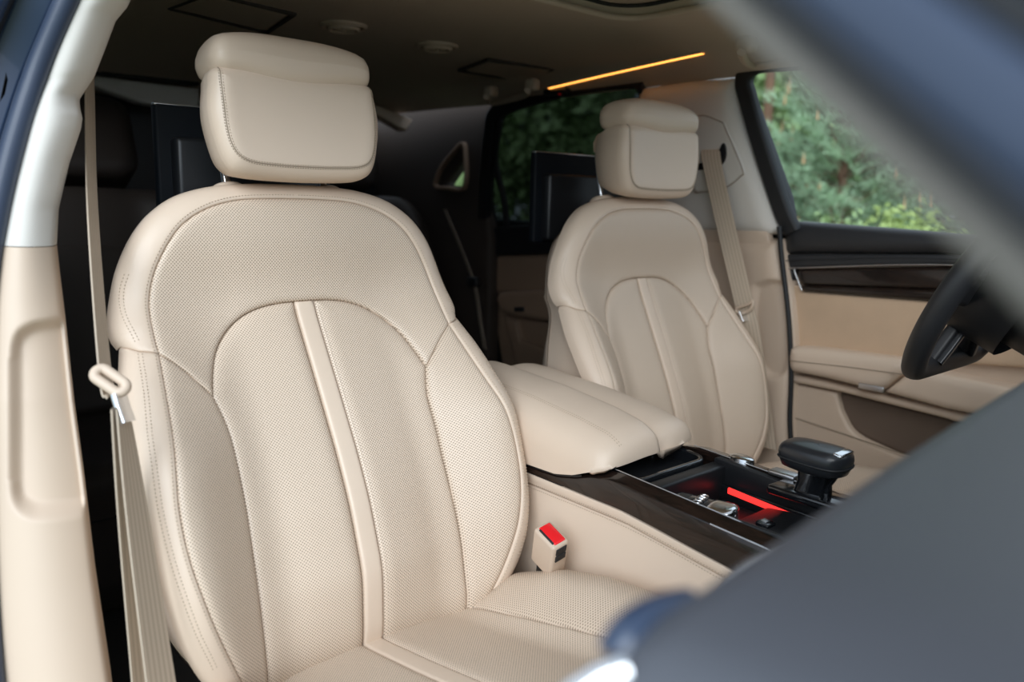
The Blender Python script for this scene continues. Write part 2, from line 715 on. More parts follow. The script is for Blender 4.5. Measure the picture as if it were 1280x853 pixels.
def near_pillar(y0, y1, n, name, mt, parent):
    ys = np.linspace(y0, y1, n)
    us = np.r_[np.linspace(0, 1, 31)]
    G = []
    for y in ys:
        rx, lx = at_y(Rpx, y), at_y(Lpx, y)
        kr = float(np.interp(y, PKY, PKR))
        R, L = PK(rx, y, kr), PK(lx, y, kr - .035)
        row = []
        away = nrm((.25, 1, 0))
        row.append(L + V(-.012, .03, 0))
        row.append(L + V(-.006, .008, 0))
        for u in us:
            p = L * (1 - u) + R * u
            bul = -.014 * math.sin(PI * u) ** .8
            # grip hollow in the lower half
            pxx = lx + (rx - lx) * u
            if name == 'lower_cover':
                a = ss((pxx - 8) / 20.)
                if y > 600:
                    a *= ss((48 - math.hypot(max(0, 50 - pxx), y - 600)) / 22.)
                yt = 448 - .1 * pxx
                if y < yt:
                    a *= ss((48 - math.hypot(max(0, 50 - pxx), yt - y)) / 22.)
                bul += .016 * a
            row.append(p + away * bul)
        rr = R + V(.012, .035, 0)
        row += [R + V(.004, .008, 0), rr, R + V(.0, .10, 0)]
        G.append(row)
    return grid_obj(name, np.array(G), mt, parent)


bp = thing('trim_1', 'pale B pillar trim with a grip hollow at the left edge of the picture', None, (0, 0, 0), kind='structure')
near_pillar(-22, 307.5, 90, 'upper_cover', 'cloth_white', bp)
near_pillar(308.5, 950, 220, 'lower_cover', 'plastic_beige', bp)
# painted body and door seal just outside it
Lp = []
for y in np.linspace(-22, 950, 50):
    Lp.append(PK(at_y(Lpx, y), y, float(np.interp(y, PKY, PKR)) - .035))
Lp = spl(np.array(Lp)[::6], 8)
tube('door_seal', Lp + V(-.013, .004, 0), .0115, 'paint_shade', bp, n=14)
sweep('painted_flange', Lp + V(-.045, .03, 0), rrect(-.024, -.006, .024, .006, .005), 'paint_blue', bp, hint=(-.2, -1, 0))
tube('outer_seal', Lp + V(-.064, .018, 0), .008, 'rubber', bp, n=12)
sweep('painted_pillar', Lp + V(-.106, .03, 0), rrect(-.045, -.012, .045, .012, .011), 'paint_blue', bp, hint=(-.35, -1, 0))

# --- near A pillar and roof rail (soft, close to the lens, upper right)
Pa, Pb = PK(947, 6, .155), PK(1232, 262, .115)
dv = Pb - Pa
line = spl([Pb + dv * 2.2, Pb + dv * 1.1, Pb, (Pa + Pb) / 2, Pa, Pa - dv * .9, V(-.67, -.72, 1.26), V(-.60, -.50, 1.335), V(-.585, -.25, 1.372), V(-.58, .05, 1.38)], 8)[::-1]
toc = nrm(CAM - (Pa + Pb) / 2)
Wd = nrm(np.cross(nrm(dv), toc))
if Wd @ (UP + RIGHT) < 0:
    Wd = -Wd
ap = thing('trim_2', 'dark blue painted A pillar crossing the upper right corner, out of focus', None, (0, 0, 0), kind='structure')


def apiece(name, w0, w1, dep, lift, mt, r=.004):
    path = line + Wd * (w0 + w1) / 2 + toc * lift
    hw = (w1 - w0) / 2
    sweep(name, path, rrect(-hw, -dep, hw, 0, min(r, hw * .9, dep * .45), 4), mt, ap, hint=toc)


apiece('inner_trim', -.006, .001, .012, -.006, 'trim_grey', .003)
apiece('inner_seal', .0, .0042, .015, .001, 'rubber')
apiece('painted_flange', .003, .0205, .015, .0, 'paint_shade', .006)
apiece('outer_seal', .019, .027, .015, -.002, 'rubber', .003)
apiece('painted_pillar', .026, .10, .015, .002, 'paint_blue', .007)

# --- far B pillar
fp = thing('trim_3', 'beige B pillar trim beyond the driver seat with a belt slot and a grip hollow', None, (0, 0, 0), kind='structure')
up_px = spl([(913, 100), (914, 122), (922, 160), (940, 215), (969, 297)], 6).tolist() + [(820, 293), (800, 200), (792, 113), (850, 104)]
plate('upper_cover', px_T(up_px, .035), TF(.035), 0, 'cloth_white', fp, puff=(.035, .028), skirt=.03, grid=.02)
slot_px = spl([(868, 150), (900, 152), (908, 164), (928, 212), (925, 221), (908, 234), (879, 240), (866, 232)], 5, closed=True)
plate('belt_guide_cover', px_T(slot_px, .040), TF(.040), 0, 'cloth_white', fp, puff=(.008, .004), skirt=.02, grid=.012)
tube('seam_line', np.array([PG(p[0], p[1], TN, (.70, 0, 1.03)) for p in slot_px]), .0011, 'seam', fp, n=6, closed_path=True, hint=(-1, 0, -.24))
cres = spl([(867, 206), (884, 202), (896, 192), (902, 180), (906, 182), (907, 195), (902, 206), (886, 212), (870, 212)], 5, closed=True)
plate('belt_slot', px_T(cres, .044), TF(.044), 0, 'black_plastic', fp, puff=(.003, .001), skirt=.004, grid=.008)
lo_px = [(820, 296)] + [(969, 299)] + spl([(976, 335), (985, 400), (988, 470), (986, 540), (990, 620)], 4).tolist() + [(860, 640), (840, 470)]
rec = px_X(spl([(939, 362), (950, 352), (966, 349), (980, 356), (984, 400), (984, 455), (975, 472), (958, 472), (944, 455), (936, 420)], 5, closed=True), .705)


def h_lo(a, b):
    p = np.stack([a, b], 1)
    ins_ = inside(p, rec)
    dd = seg_dist(p, rec)
    return -.016 * np.where(ins_, ss(dd / .010), 0)


plate('lower_cover', px_X(lo_px, .705), XF(.705), h_lo, 'plastic_beige', fp, puff=(.035, .03), skirt=.05, grid=.007)

plate('joint', px_X([(800, 286), (958, 289), (962, 308), (800, 308)], .713), XF(.713), 0, 'plastic_beige', fp, puff=(.004, .002), skirt=.02, grid=.03)

# --- driver door (far side)
dr = thing('door_1', 'driver door panel with black top, dark wood strip, tan suede and beige armrest', None, (0, 0, 0), kind='structure')


def dpanel(name, px, x, mt, par=dr, puff=(.008, .004), skirt=.02, grid=.012, hf=0, split=0):
    return plate(name, px_X(px, x), XF(x), hf, mt, par, puff=puff, skirt=skirt, grid=grid)


dpanel('inner_panel', [(984, 290), (1420, 306), (1420, 760), (996, 640)], .765, 'plastic_beige', grid=.03)
dpanel('top_roll', spl([(977, 288), (990, 277)], 2).tolist() + [(1222, 294.5), (1420, 308), (1420, 330), (1200, 318), (1000, 317), (979, 318)], .735, 'black_leather', puff=(.03, .018), skirt=.04)
dpanel('upper_pad', [(979, 318.5), (1000, 317.5), (1200, 318.5), (1420, 331), (1420, 352), (1194, 331), (992, 335), (989, 355), (982, 345)], .742, 'black_leather', puff=(.008, .005))
dpanel('wood_strip', [(995, 337), (1200, 333), (1420, 352), (1420, 372), (1180, 362), (1000, 356)], .744, 'wood', puff=(.008, .004))
dpanel('wood_strip', [(1000, 357), (1180, 363), (1420, 373), (1420, 392), (1165, 376), (1003, 364)], .740, 'wood', puff=(.006, .004))
ch = np.array([P3(*p, 0, .737) for p in spl([(1002, 363), (993.5, 340), (994.5, 336), (999, 335), (1200, 331.5), (1420, 350)], 6)])
tube('chrome_line', ch, .0014, 'satin_metal', dr, n=8, hint=(1, 0, 0))
dpanel('suede_panel', [(987, 357), (999, 357), (1003, 365), (1165, 377), (1420, 395), (1420, 470), (1131, 450), (985, 435), (984, 400)], .748, 'suede', puff=(.010, .005))
dpanel('armrest', spl([(983, 445), (990, 434.5), (1030, 438)], 5).tolist() + [(1131, 451), (1128, 466), (1101, 489), (1085, 488), (1030, 474), (984, 465)], .70, 'leather', puff=(.022, .016), skirt=.05)
dpanel('door_pull', [(1132, 468), (1150, 463), (1420, 519), (1420, 560), (1180, 512), (1103, 491)], .705, 'leather', puff=(.018, .012), skirt=.05)
dpanel('lower_pad', [(985, 468), (1030, 477), (1100, 494), (1420, 570), (1420, 600), (1180, 524), (1046, 490), (986, 478)], .722, 'plastic_beige', puff=(.012, .008), skirt=.03)
dpanel('map_pocket', spl([(1047, 490), (1054, 515), (1070, 540), (1100, 556), (1160, 580), (1260, 610)], 5).tolist() + [(1420, 660), (1420, 600), (1180, 524)], .752, 'pocket', puff=(.01, .006), skirt=.01)
dpanel('lower_panel', [(986, 479), (1045, 491)] + spl([(1051, 515), (1066, 541), (1098, 559), (1160, 584), (1260, 614)], 5).tolist() + [(1420, 665), (1420, 800), (996, 640), (988, 540)], .735, 'plastic_beige', puff=(.008, .006), skirt=.03)
rbox('door_button', (.006, .052, .012), tuple(P3(1089, 485, 0, .692)), .002, 'satin_metal', dr)
sm = np.array([P3(*p, 0, .7335) for p in [(989, 521), (1050, 541), (1120, 565), (1240, 600)]])
tube('seam_line', sm, .0012, 'seam', dr, n=6, hint=(1, 0, 0))
sm = np.array([P3(*p, 0, .6995) for p in [(987, 451), (1060, 459), (1128, 468)]])
tube('seam_line', sm, .001, 'seam', dr, n=6, hint=(1, 0, 0))
sm = np.array([P3(*p, 0, .733) for p in [(981, 326), (1100, 322), (1210, 324)]])
tube('seam_line', sm, .001, 'rubber', dr, n=6, hint=(1, 0, 0))
gap = np.array([P3(*p, 0, .712) for p in spl([(974, 283), (977, 320), (986, 400), (989, 470), (988, 540), (1000, 640)], 6)])
tube('door_seal', gap, .0055, 'rubber', dr, n=10, hint=(1, 0, 0))
# the front end of the door, hidden behind the wheel and dashboard
for nm_, z0, z1, xx, mt_ in (('top_roll', .93, 1.025, .737, 'black_leather'), ('suede_panel', .76, .925, .748, 'suede'), ('lower_panel', .32, .755, .735, 'plastic_beige')):
    plate(nm_, [(.70, z0), (1.38, z0), (1.38, z1), (.70, z1)], XF(xx), 0, mt_, dr, puff=(.012, .008), skirt=.03, grid=.05)
# window of the driver door
wf = spl([(991, 290), (978, 262), (960, 208), (945, 160), (934, 120), (930, 104), (934, 90), (950, 80), (990, 76), (1100, 66), (1420, 40)], 8)
fw = np.array([PG(p[0], p[1], TN, (.735, 0, 1.03)) for p in wf])
sweep('window_frame', fw, rrect(-.019, -.014, .019, .012, .008), 'rubber', dr, hint=(-1, 0, -.24))
gl = [(978, 275), (1420, 306), (1420, 40), (950, 74), (926, 90), (935, 130), (955, 200)]
win = plate('window_1', px_T(gl, -.006), TF(-.006), 0, 'glass_clear', puff=(.002, 0), skirt=.003, grid=.2)
struct(win, 'clear side window of the driver door with pine trees beyond', 'window')

# --- rear door on the far side, tinted window
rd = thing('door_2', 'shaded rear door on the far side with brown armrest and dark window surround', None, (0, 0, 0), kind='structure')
rpanel = lambda name, px, x, mt, **kw: dpanel(name, px, x, mt, par=rd, **kw)
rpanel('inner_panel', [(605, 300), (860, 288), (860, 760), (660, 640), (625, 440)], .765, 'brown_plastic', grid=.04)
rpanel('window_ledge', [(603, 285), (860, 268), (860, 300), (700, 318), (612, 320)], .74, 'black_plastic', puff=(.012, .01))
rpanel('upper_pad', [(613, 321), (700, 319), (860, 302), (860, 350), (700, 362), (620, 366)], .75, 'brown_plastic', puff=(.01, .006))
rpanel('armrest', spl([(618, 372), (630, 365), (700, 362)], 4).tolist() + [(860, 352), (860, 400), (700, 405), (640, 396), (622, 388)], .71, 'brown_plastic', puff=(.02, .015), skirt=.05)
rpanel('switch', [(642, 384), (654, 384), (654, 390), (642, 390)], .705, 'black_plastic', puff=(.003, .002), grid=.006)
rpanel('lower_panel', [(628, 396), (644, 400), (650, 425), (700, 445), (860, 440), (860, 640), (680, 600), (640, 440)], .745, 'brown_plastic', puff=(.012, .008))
rf = spl([(604, 292), (608, 220), (613, 165), (619, 142), (650, 127), (719, 108), (790, 99), (806, 106)], 8)
sweep('window_frame', np.array([PG(p[0], p[1], TN, (.725, 0, 1.03)) for p in rf]), rrect(-.022, -.014, .022, .012, .008), 'black_plastic', rd, hint=(-1, 0, -.24))
dvd = spl([(625, 150), (619, 200), (630, 250), (634, 292)], 6)
sweep('divider', np.array([PG(p[0], p[1], TN, (.735, 0, 1.03)) for p in dvd]), rrect(-.011, -.006, .011, .006, .004), 'rubber', rd, hint=(-1, 0, -.24))
win2 = plate('window_2', px_T([(600, 300), (606, 220), (612, 165), (622, 140), (650, 128), (719, 110), (795, 103), (850, 110), (850, 285)], -.006), TF(-.006), 0, 'glass_tint', puff=(.002, 0), skirt=.003, grid=.2)
struct(win2, 'dark tinted window of the far rear door', 'window')

# --- C pillar with the quarter light
cpx = [(606, 640), (612, 300), (604, 245), (610, 165), (622, 140), (640, 118), (560, 90), (430, 108), (430, 640)]
tri_ = spl([(556, 231), (567, 214), (577, 198), (579, 196), (580, 200), (579, 229), (576, 232), (565, 232)], 3, closed=True)
cp = plate('trim_4', [px_X(cpx, .715), px_X(tri_, .715)], XF(.715), 0, 'shaded_lining', puff=(.02, .012), skirt=.03, grid=.03)
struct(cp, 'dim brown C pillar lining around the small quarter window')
rimq = np.array([P3(*p, 0, .712) for p in spl([(546, 232), (552, 212), (566, 193), (579, 180), (583, 190), (582, 234), (560, 235)], 6, closed=True)])
sweep('quarter_surround', rimq, rrect(-.006, -.008, .006, .012, .004), 'brown_plastic', cp, hint=(-1, 0, 0), closed_path=True)
win3 = plate('window_3', px_X([(540, 240), (560, 185), (590, 180), (590, 240)], .735), XF(.735), 0, 'glass_clear', puff=(.002, 0), skirt=.003, grid=.2)
struct(win3, 'small quarter window behind the far rear door', 'window')

# --- body side outside the doors, closes the gaps
bs = plate('wall_far', [(-1.75, .22), (1.5, .22), (1.5, .995), (.06, 1.00), (-.3, 1.01), (-1.75, 1.03)], Frame((.80, 0, 0), (0, -1, 0), (0, 0, 1), (-1, 0, 0)), 0, 'black_plastic', puff=(.02, .01), skirt=.06, grid=.1)
struct(bs, 'dark inside of the far body side behind the door linings')
plate('pillar_core', [(-.36, .95), (.09, .95), (.06, 1.10), (-.04, 1.38), (-.34, 1.38)], Frame((.775, 0, 0), (0, -1, 0), (0, 0, 1), (-1, 0, 0)), lambda a, b: np.clip((b - 1.03) * .24, 0, 9), 'black_plastic', bs, puff=(.01, .005), skirt=.02, grid=.06)

# --- rear end of the cabin
rw = plate('wall_rear', [(-.72, .25), (.72, .25), (.72, 1.33), (.55, 1.37), (-.55, 1.37), (-.72, 1.33)], Frame((0, 1.62, 0), (1, 0, 0), (0, 0, 1), (0, -1, 0)), 0, 'black_plastic', puff=(.02, .01), skirt=.05, grid=.1)
struct(rw, 'dark rear end of the cabin behind the back seats')
YF = lambda y: Frame((0, y, 0), (1, 0, 0), (0, 0, 1), (0, -1, 0))
px_Y = lambda pts, y: YF(y).inv(np.array([P3(p[0], p[1], 1, y) for p in pts]))
plate('rear_header', px_Y([(60, 88), (120, 94.5), (250, 111), (250, 140), (175, 128), (120, 108), (60, 101)], 1.36), YF(1.36), 0, 'cloth_white', rw, puff=(.012, .008), skirt=.05, grid=.03)
plate('sunblind_housing', px_Y([(90, 80), (250, 98), (250, 106), (90, 88)], 1.33), YF(1.33), 0, 'black_plastic', rw, puff=(.008, .006), skirt=.04, grid=.03)
plate('rear_header', px_Y([(430, 126), (468, 130), (508, 146), (516, 150), (508, 164), (502, 160), (466, 140), (430, 134)], 1.25), YF(1.25), 0, 'plastic_beige', rw, puff=(.006, .004), skirt=.05, grid=.02)

# --- closed rear door on the near side, out of view, keeps the back dim
nd = plate('door_3', [(-.04, .30), (1.25, .30), (1.25, .98), (-.04, .98)], Frame((-.755, 0, 0), (0, 1, 0), (0, 0, 1), (1, 0, 0)), 0, 'shaded_lining', puff=(.02, .012), skirt=.08, grid=.06)
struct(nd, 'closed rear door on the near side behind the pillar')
nw = plate('window_4', [(-.0, .0), (1.25, .0), (1.12, .22), (.9, .36), (-.0, .38)], Frame((-.77, 0, .98), (0, 1, 0), nrm((.26, 0, 1)), nrm((1, 0, -.26))), 0, 'glass_tint', puff=(.002, 0), skirt=.003, grid=.2)
struct(nw, 'tinted window of the near rear door', 'window')
qw = plate('wall_near', [(1.2, .3), (1.7, .3), (1.7, 1.33), (1.12, 1.36)], Frame((-.70, 0, 0), (0, 1, 0), (0, 0, 1), (1, 0, 0)), 0, 'shaded_lining', puff=(.02, .012), skirt=.05, grid=.08)
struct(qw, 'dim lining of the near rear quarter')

# --- far A pillar, hidden behind the near one from here
fa = thing('trim_5', 'beige A pillar trim beyond the steering wheel', None, (0, 0, 0), kind='structure')
sweep('cover', spl([(.625, -.42, 1.36), (.645, -.62, 1.315), (.685, -.95, 1.17), (.735, -1.40, .98)], 8), rrect(-.035, -.03, .035, .03, .018), 'cloth_white', fa, hint=(-1, 0, 0))
# --- windscreen, above the dashboard and out of view
wn = nrm(np.cross((1, 0, 0), nrm((0, -.85, -.39))))
ws = plate('window_5', [(-.58, .0), (.58, .0), (.70, .92), (-.70, .92)], Frame((0, -.58, 1.375), (1, 0, 0), nrm((0, -.85, -.39)), wn), lambda a, b: .05 * (1 - (a / .7) ** 2), 'glass_screen', puff=(.002, 0), skirt=.003, grid=.12)
struct(ws, 'lightly tinted windscreen above the dashboard', 'window')

# --- dashboard (soft grey mass at lower right)
db = thing('dashboard', 'soft dark grey dashboard filling the lower right corner, out of focus', 'dashboard', (0, -.95, .85))
xs = np.r_[-.722, -.720, -.714, -.700, -.68, np.linspace(-.62, .70, 34), .73, .75]
G = []
for x in xs:
    e = np.interp(x, [-.722, -.720, -.714, -.70, -.68, -.64], [.0, .35, .62, .84, .95, 1])
    ye = np.interp(x, [-.70, -.638, -.461, -.31, -.127, .1, .75], [-.850, -.850, -.832, -.818, -.803, -.79, -.80])
    ze = .930
    prof = [(-1.62, .98), (-1.45, .985), (-1.25, .975), (-1.10, .960), (-1.0, .950), (-.93, .944), (-.89, .939), (ye - .018, .936), (ye - .007, .934), (ye - .001, .927), (ye, .918), (ye - .006, .905), (ye - .02, .885), (ye - .03, .86), (ye - .02, .83), (ye - .005, .81), (ye - .02, .78), (ye - .06, .70), (ye - .10, .60), (-1.6, .58)]
    row = []
    for (yy, zz) in prof:
        zc = .86
        row.append(V(x, yy, zc + (zz + .006 - zc) * e))
    G.append(row)
G = np.array(G) - V(0, -.95, .85)
for nmx, a, b, mt in (('top_pad', 0, 12, 'dash_leather'), ('fascia', 11, 15, 'black_plastic'), ('lower_panel', 14, 20, 'black_leather')):
    grid_obj(nmx, G[:, a:b], mt, db)
st = np.array([P3(*p, 1, -.79) for p in spl([(880, 757), (905, 728), (935, 705), (975, 684), (1030, 655)], 6)])
sweep('chrome_line', st - V(0, -.95, .85), rrect(-.0022, -.0015, .0022, .002, .0012), 'satin_metal', db, hint=(0, 1, .6))
rb = P3(768, 846, 1, -.865)
pe = np.array([PK(715, 875, .25), PK(755, 848, .25), PK(785, 838, .25)]) - V(0, -.95, .85)
tube('end_trim', pe, .006, 'chrome', db, n=12, hint=tuple(FWD))
pe = np.array([PK(772, 826, .262), PK(790, 796, .265), PK(822, 775, .272), PK(862, 765, .28)]) - V(0, -.95, .85)
tube('end_cap', spl(pe, 6), .0085, 'paint_blue', db, n=12, hint=tuple(FWD))
# ------------------------------------------------------------------ front seats
KB = [(0, .07), (.10, .15), (.14, .205), (.19, .238), (.25, .258), (.33, .268), (.40, .267), (.45, .260), (.49, .248)]  # s -> x, bolster edge
bol_out = spl([(.17, .055), (.217, .095), (.245, .145), (.260, .205), (.267, .26), (.271, .33), (.268, .39), (.261, .45), (.249, .497)], 8)
wing_out = spl([(.2495, .504), (.254, .516), (.254, .535), (.247, .565), (.234, .606), (.214, .643), (.189, .671), (.154, .693), (.105, .7065), (.05, .7115), (0, .7125)], 8)
bol_out[:, 0] *= .98
wing_out[:, 0] *= .98
sh_seam = spl([(.211, .487), (.2105, .51), (.207, .553), (.195, .592), (.172, .630), (.148, .653), (.115, .670), (.078, .679), (.035, .6815), (0, .682)], 8)
wt = spl([(.211, .487), (.190, .4675), (.174, .449), (.157, .428)], 8)
arch = spl([(.157, .428), (.1505, .452), (.138, .484), (.118, .511), (.094, .530), (.068, .541), (.040, .546), (.0145, .547)], 8)
ins = spl([(.157, .428), (.150, .400), (.1465, .376), (.146, .335), (.146, .283), (.148, .222), (.149, .165), (.149, .125), (.150, .055)], 8)
rim = spl([(.211, .487), (.216, .448), (.224, .39), (.2335, .335), (.2365, .29), (.233, .24), (.221, .185), (.205, .14), (.182, .09), (.16, .055)], 8)
rim2 = spl([(.230, .493), (.238, .44), (.2475, .385), (.253, .33), (.252, .28), (.247, .23), (.236, .175), (.218, .125)], 8)
wing2 = spl([(.229, .503), (.2345, .53), (.2355, .552), (.232, .574), (.224, .594)], 8)
OUT = np.vstack([bol_out, wing_out[:-1], [[0, .7125]], mirx(wing_out[:-1]), mirx(bol_out)])
OUTD = refine(OUT, .004)


def d_front(x, s):
    ax = np.abs(x)
    d0 = np.interp(s, [0, .08, .17, .25, .33, .42, .50, .545, .58, .62, .66, .70, .72],
                   [.008, .016, .030, .034, .034, .028, .018, .013, .024, .043, .053, .056, .056])
    crown = np.interp(s, [0, .08, .17, .27, .42, .55], [.0, .004, .026, .024, .008, 0]) * np.clip(1 - (ax / .15) ** 2, 0, 1)
    B = np.interp(s, [0, .10, .2, .35, .43, .5, .6, .7], [.05, .062, .078, .078, .05, .030, .008, 0])
    return d0 + crown + B * ss((ax - .10) / .145)


def smooth_tab(fn):
    """tabulate a height function and blur it along s, so knots do not show"""
    xs, sv = np.linspace(-.32, .32, 129), np.linspace(-.02, .76, 196)
    X, S = np.meshgrid(xs, sv)
    Z = fn(X, S)
    k = np.exp(-.5 * (np.arange(-9, 10) / 3.6) ** 2)
    k /= k.sum()
    Zp = np.pad(Z, ((9, 9), (0, 0)), mode='edge')
    Z = sum(k[i] * Zp[i:i + len(sv)] for i in range(19))

    def f(x, s):
        x, s = np.asarray(x, float), np.asarray(s, float)
        u = np.clip((x + .32) / .64 * 128, 0, 127.999)
        v = np.clip((s + .02) / .78 * 195, 0, 194.999)
        i, j = u.astype(int), v.astype(int)
        a, b = u - i, v - j
        return (Z[j, i] * (1 - a) + Z[j, i + 1] * a) * (1 - b) + (Z[j + 1, i] * (1 - a) + Z[j + 1, i + 1] * a) * b
    return f


d_tab = smooth_tab(d_front)


def rimdrop(x, s):
    """edges roll back towards the outline of the backrest"""
    dist = seg_dist(np.stack([np.asarray(x, float), np.asarray(s, float)], 1), OUTD)
    R, D = .050, .034
    q = 1 - np.clip(dist / R, 0, 1)
    return D * (1 - np.sqrt(np.clip(1 - q * q, 0, 1)))


def d_all(x, s):
    return d_tab(x, s) - rimdrop(x, s)


FB = Frame((0, 0, 0), (1, 0, 0), (0, 0, 1), (0, -1, 0))
RIMR = [.0008, .002, .0045, .008, .013]


def both(name, poly, mt, parent, **kw):
    plate(name, poly, FB, d_all, mt, parent, **kw)
    plate(name, mirx(poly), FB, d_all, mt, parent, **kw)


def loft_ring(name, outline, prof, base, mt, parent, cap=None):
    """a skirt: outline (closed) pushed outwards by o and set at depth d for each (o, d) of the profile"""
    t = np.roll(outline, -1, 0) - np.roll(outline, 1, 0)
    t /= np.linalg.norm(t, axis=1)[:, None] + 1e-12
    nn = np.stack([t[:, 1], -t[:, 0]], 1)
    c = outline.mean(0)
    if ((outline - c) * nn).sum() < 0:
        nn = -nn
    rows = []
    for o_, d_ in prof:
        q = outline + nn * np.broadcast_to(o_, (len(outline),))[:, None]
        dd = np.broadcast_to(d_, (len(outline),))
        rows.append(np.stack([q[:, 0], -dd, q[:, 1]], 1))
    n = len(outline)
    Vv = np.vstack(rows)
    F = []
    for k in range(len(rows) - 1):
        for i in range(n):
            j = (i + 1) % n
            F.append((k * n + i, (k + 1) * n + i, (k + 1) * n + j, k * n + j))
    if cap is not None:
        Vv = np.vstack([Vv, [[c[0], -cap, c[1]]]])
        b = (len(rows) - 1) * n
        F += [(b + i, len(Vv) - 1, b + (i + 1) % n) for i in range(n)]
    return obj(name, Vv, F, mt, parent)


def build_backrest(root):
    core_out = refine(OUT, .008)
    base = d_tab(core_out[:, 0], core_out[:, 1]) - .0345
    # the body: side cover in leather, the hard back shell, and a core under the panels
    tp = ss((core_out[:, 1] - .22) / .30)                       # upper half slims down towards the back
    tk = .150 - .050 * tp
    sl_ = .040 + .026 * tp
    bk = loft_ring('backrest', core_out, [(-.001, base), (-.001 - sl_ * .14, base - .012), (-sl_ * .30, base * .5 - tk * .22), (-sl_ * .5, -tk * .5)], base, 'leather', root)
    loft_ring('back_shell', core_out, [(-sl_ * .46, -tk * .49), (-sl_ * .50, -tk * .55), (-sl_ * .9, -tk * .85), (-sl_ - .016, -tk), (-sl_ - .05, -tk - .006)], base, 'plastic_beige', bk, cap=-.12)
    # shoulder panel (perforated) and its smooth surround
    shoulder = np.vstack([wt[::-1][:-1], sh_seam[:-1], mirx(sh_seam)[:-1], mirx(wt[::-1])[:-1], mirx(arch)[0:0], (mirx(arch[::-1])), arch[::-1][:-1]])
    plate('shoulder_panel', shoulder, FB, d_all, 'leather_perf', bk, puff=(.009, .0045), grid=.009)
    collar = np.vstack([sh_seam[::-1][:-1], [[.211, .487], [.230, .4935], [.2435, .5045]], wing_out, mirx(wing_out)[1:], [[-.2435, .5045], [-.230, .4935], [-.211, .487]], mirx(sh_seam[::-1])[1:-1]])
    plate('shoulder_surround', collar, FB, d_all, 'leather', bk, puff=(.006, .003), grid=.008, rings=RIMR)
    # bolsters
    bol = np.vstack([wt[:-1], ins[:-1], [[.150, .055], [.16, .055]], rim[::-1][1:-1]])
    both('side_bolster', bol, 'leather_perf', bk, puff=(.010, .005), grid=.009)
    edge = np.vstack([rim[::-1], [[.230, .4925], [.2435, .5035]], bol_out[::-1]])
    both('bolster_edging', edge, 'leather', bk, puff=(.006, .003), grid=.008, rings=RIMR)
    # insert halves and the smooth strip between them
    half = np.vstack([ins[:-1], [[.150, .055], [.0145, .055]], arch[::-1][:-1]])
    both('backrest_insert', half, 'leather_perf', bk, puff=(.018, .008), grid=.009)
    plate('centre_strip', [(-.0135, .055), (.0135, .055), (.0135, .546), (-.0135, .546)], FB, lambda x, s: d_all(x, s) - .001, 'leather', bk, puff=(.005, .003), grid=.006)
    # thread
    one = lambda c, off: stitches('stitching', offset_curve(c, off), FB, lambda x, s: d_all(x, s) - .0003, bk)
    for sg in (1, -1):
        f = (lambda c: c) if sg == 1 else (lambda c: np.array(c) * [-1, 1])
        for c, off in ((sh_seam, -.0045), (rim, .0045), (rim2, .002), (rim2, -.002), (wing2, .002), (wing2, -.002)):
            one(f(c), off * sg)
        st = [(.0145 * sg, .09), (.0145 * sg, .54)]
        one(np.array(resample(st, .01)), .003 * -1 * 1 if sg == 1 else .003)
    # post sleeves
    for sg in (1, -1):
        lathe('post_sleeve', [(.0, .0065), (.006, .0065), (.019, .005), (.024, .001), (.026, -.006)], 'leather', bk, loc=(.0725 * sg, .0, .712))
    return bk


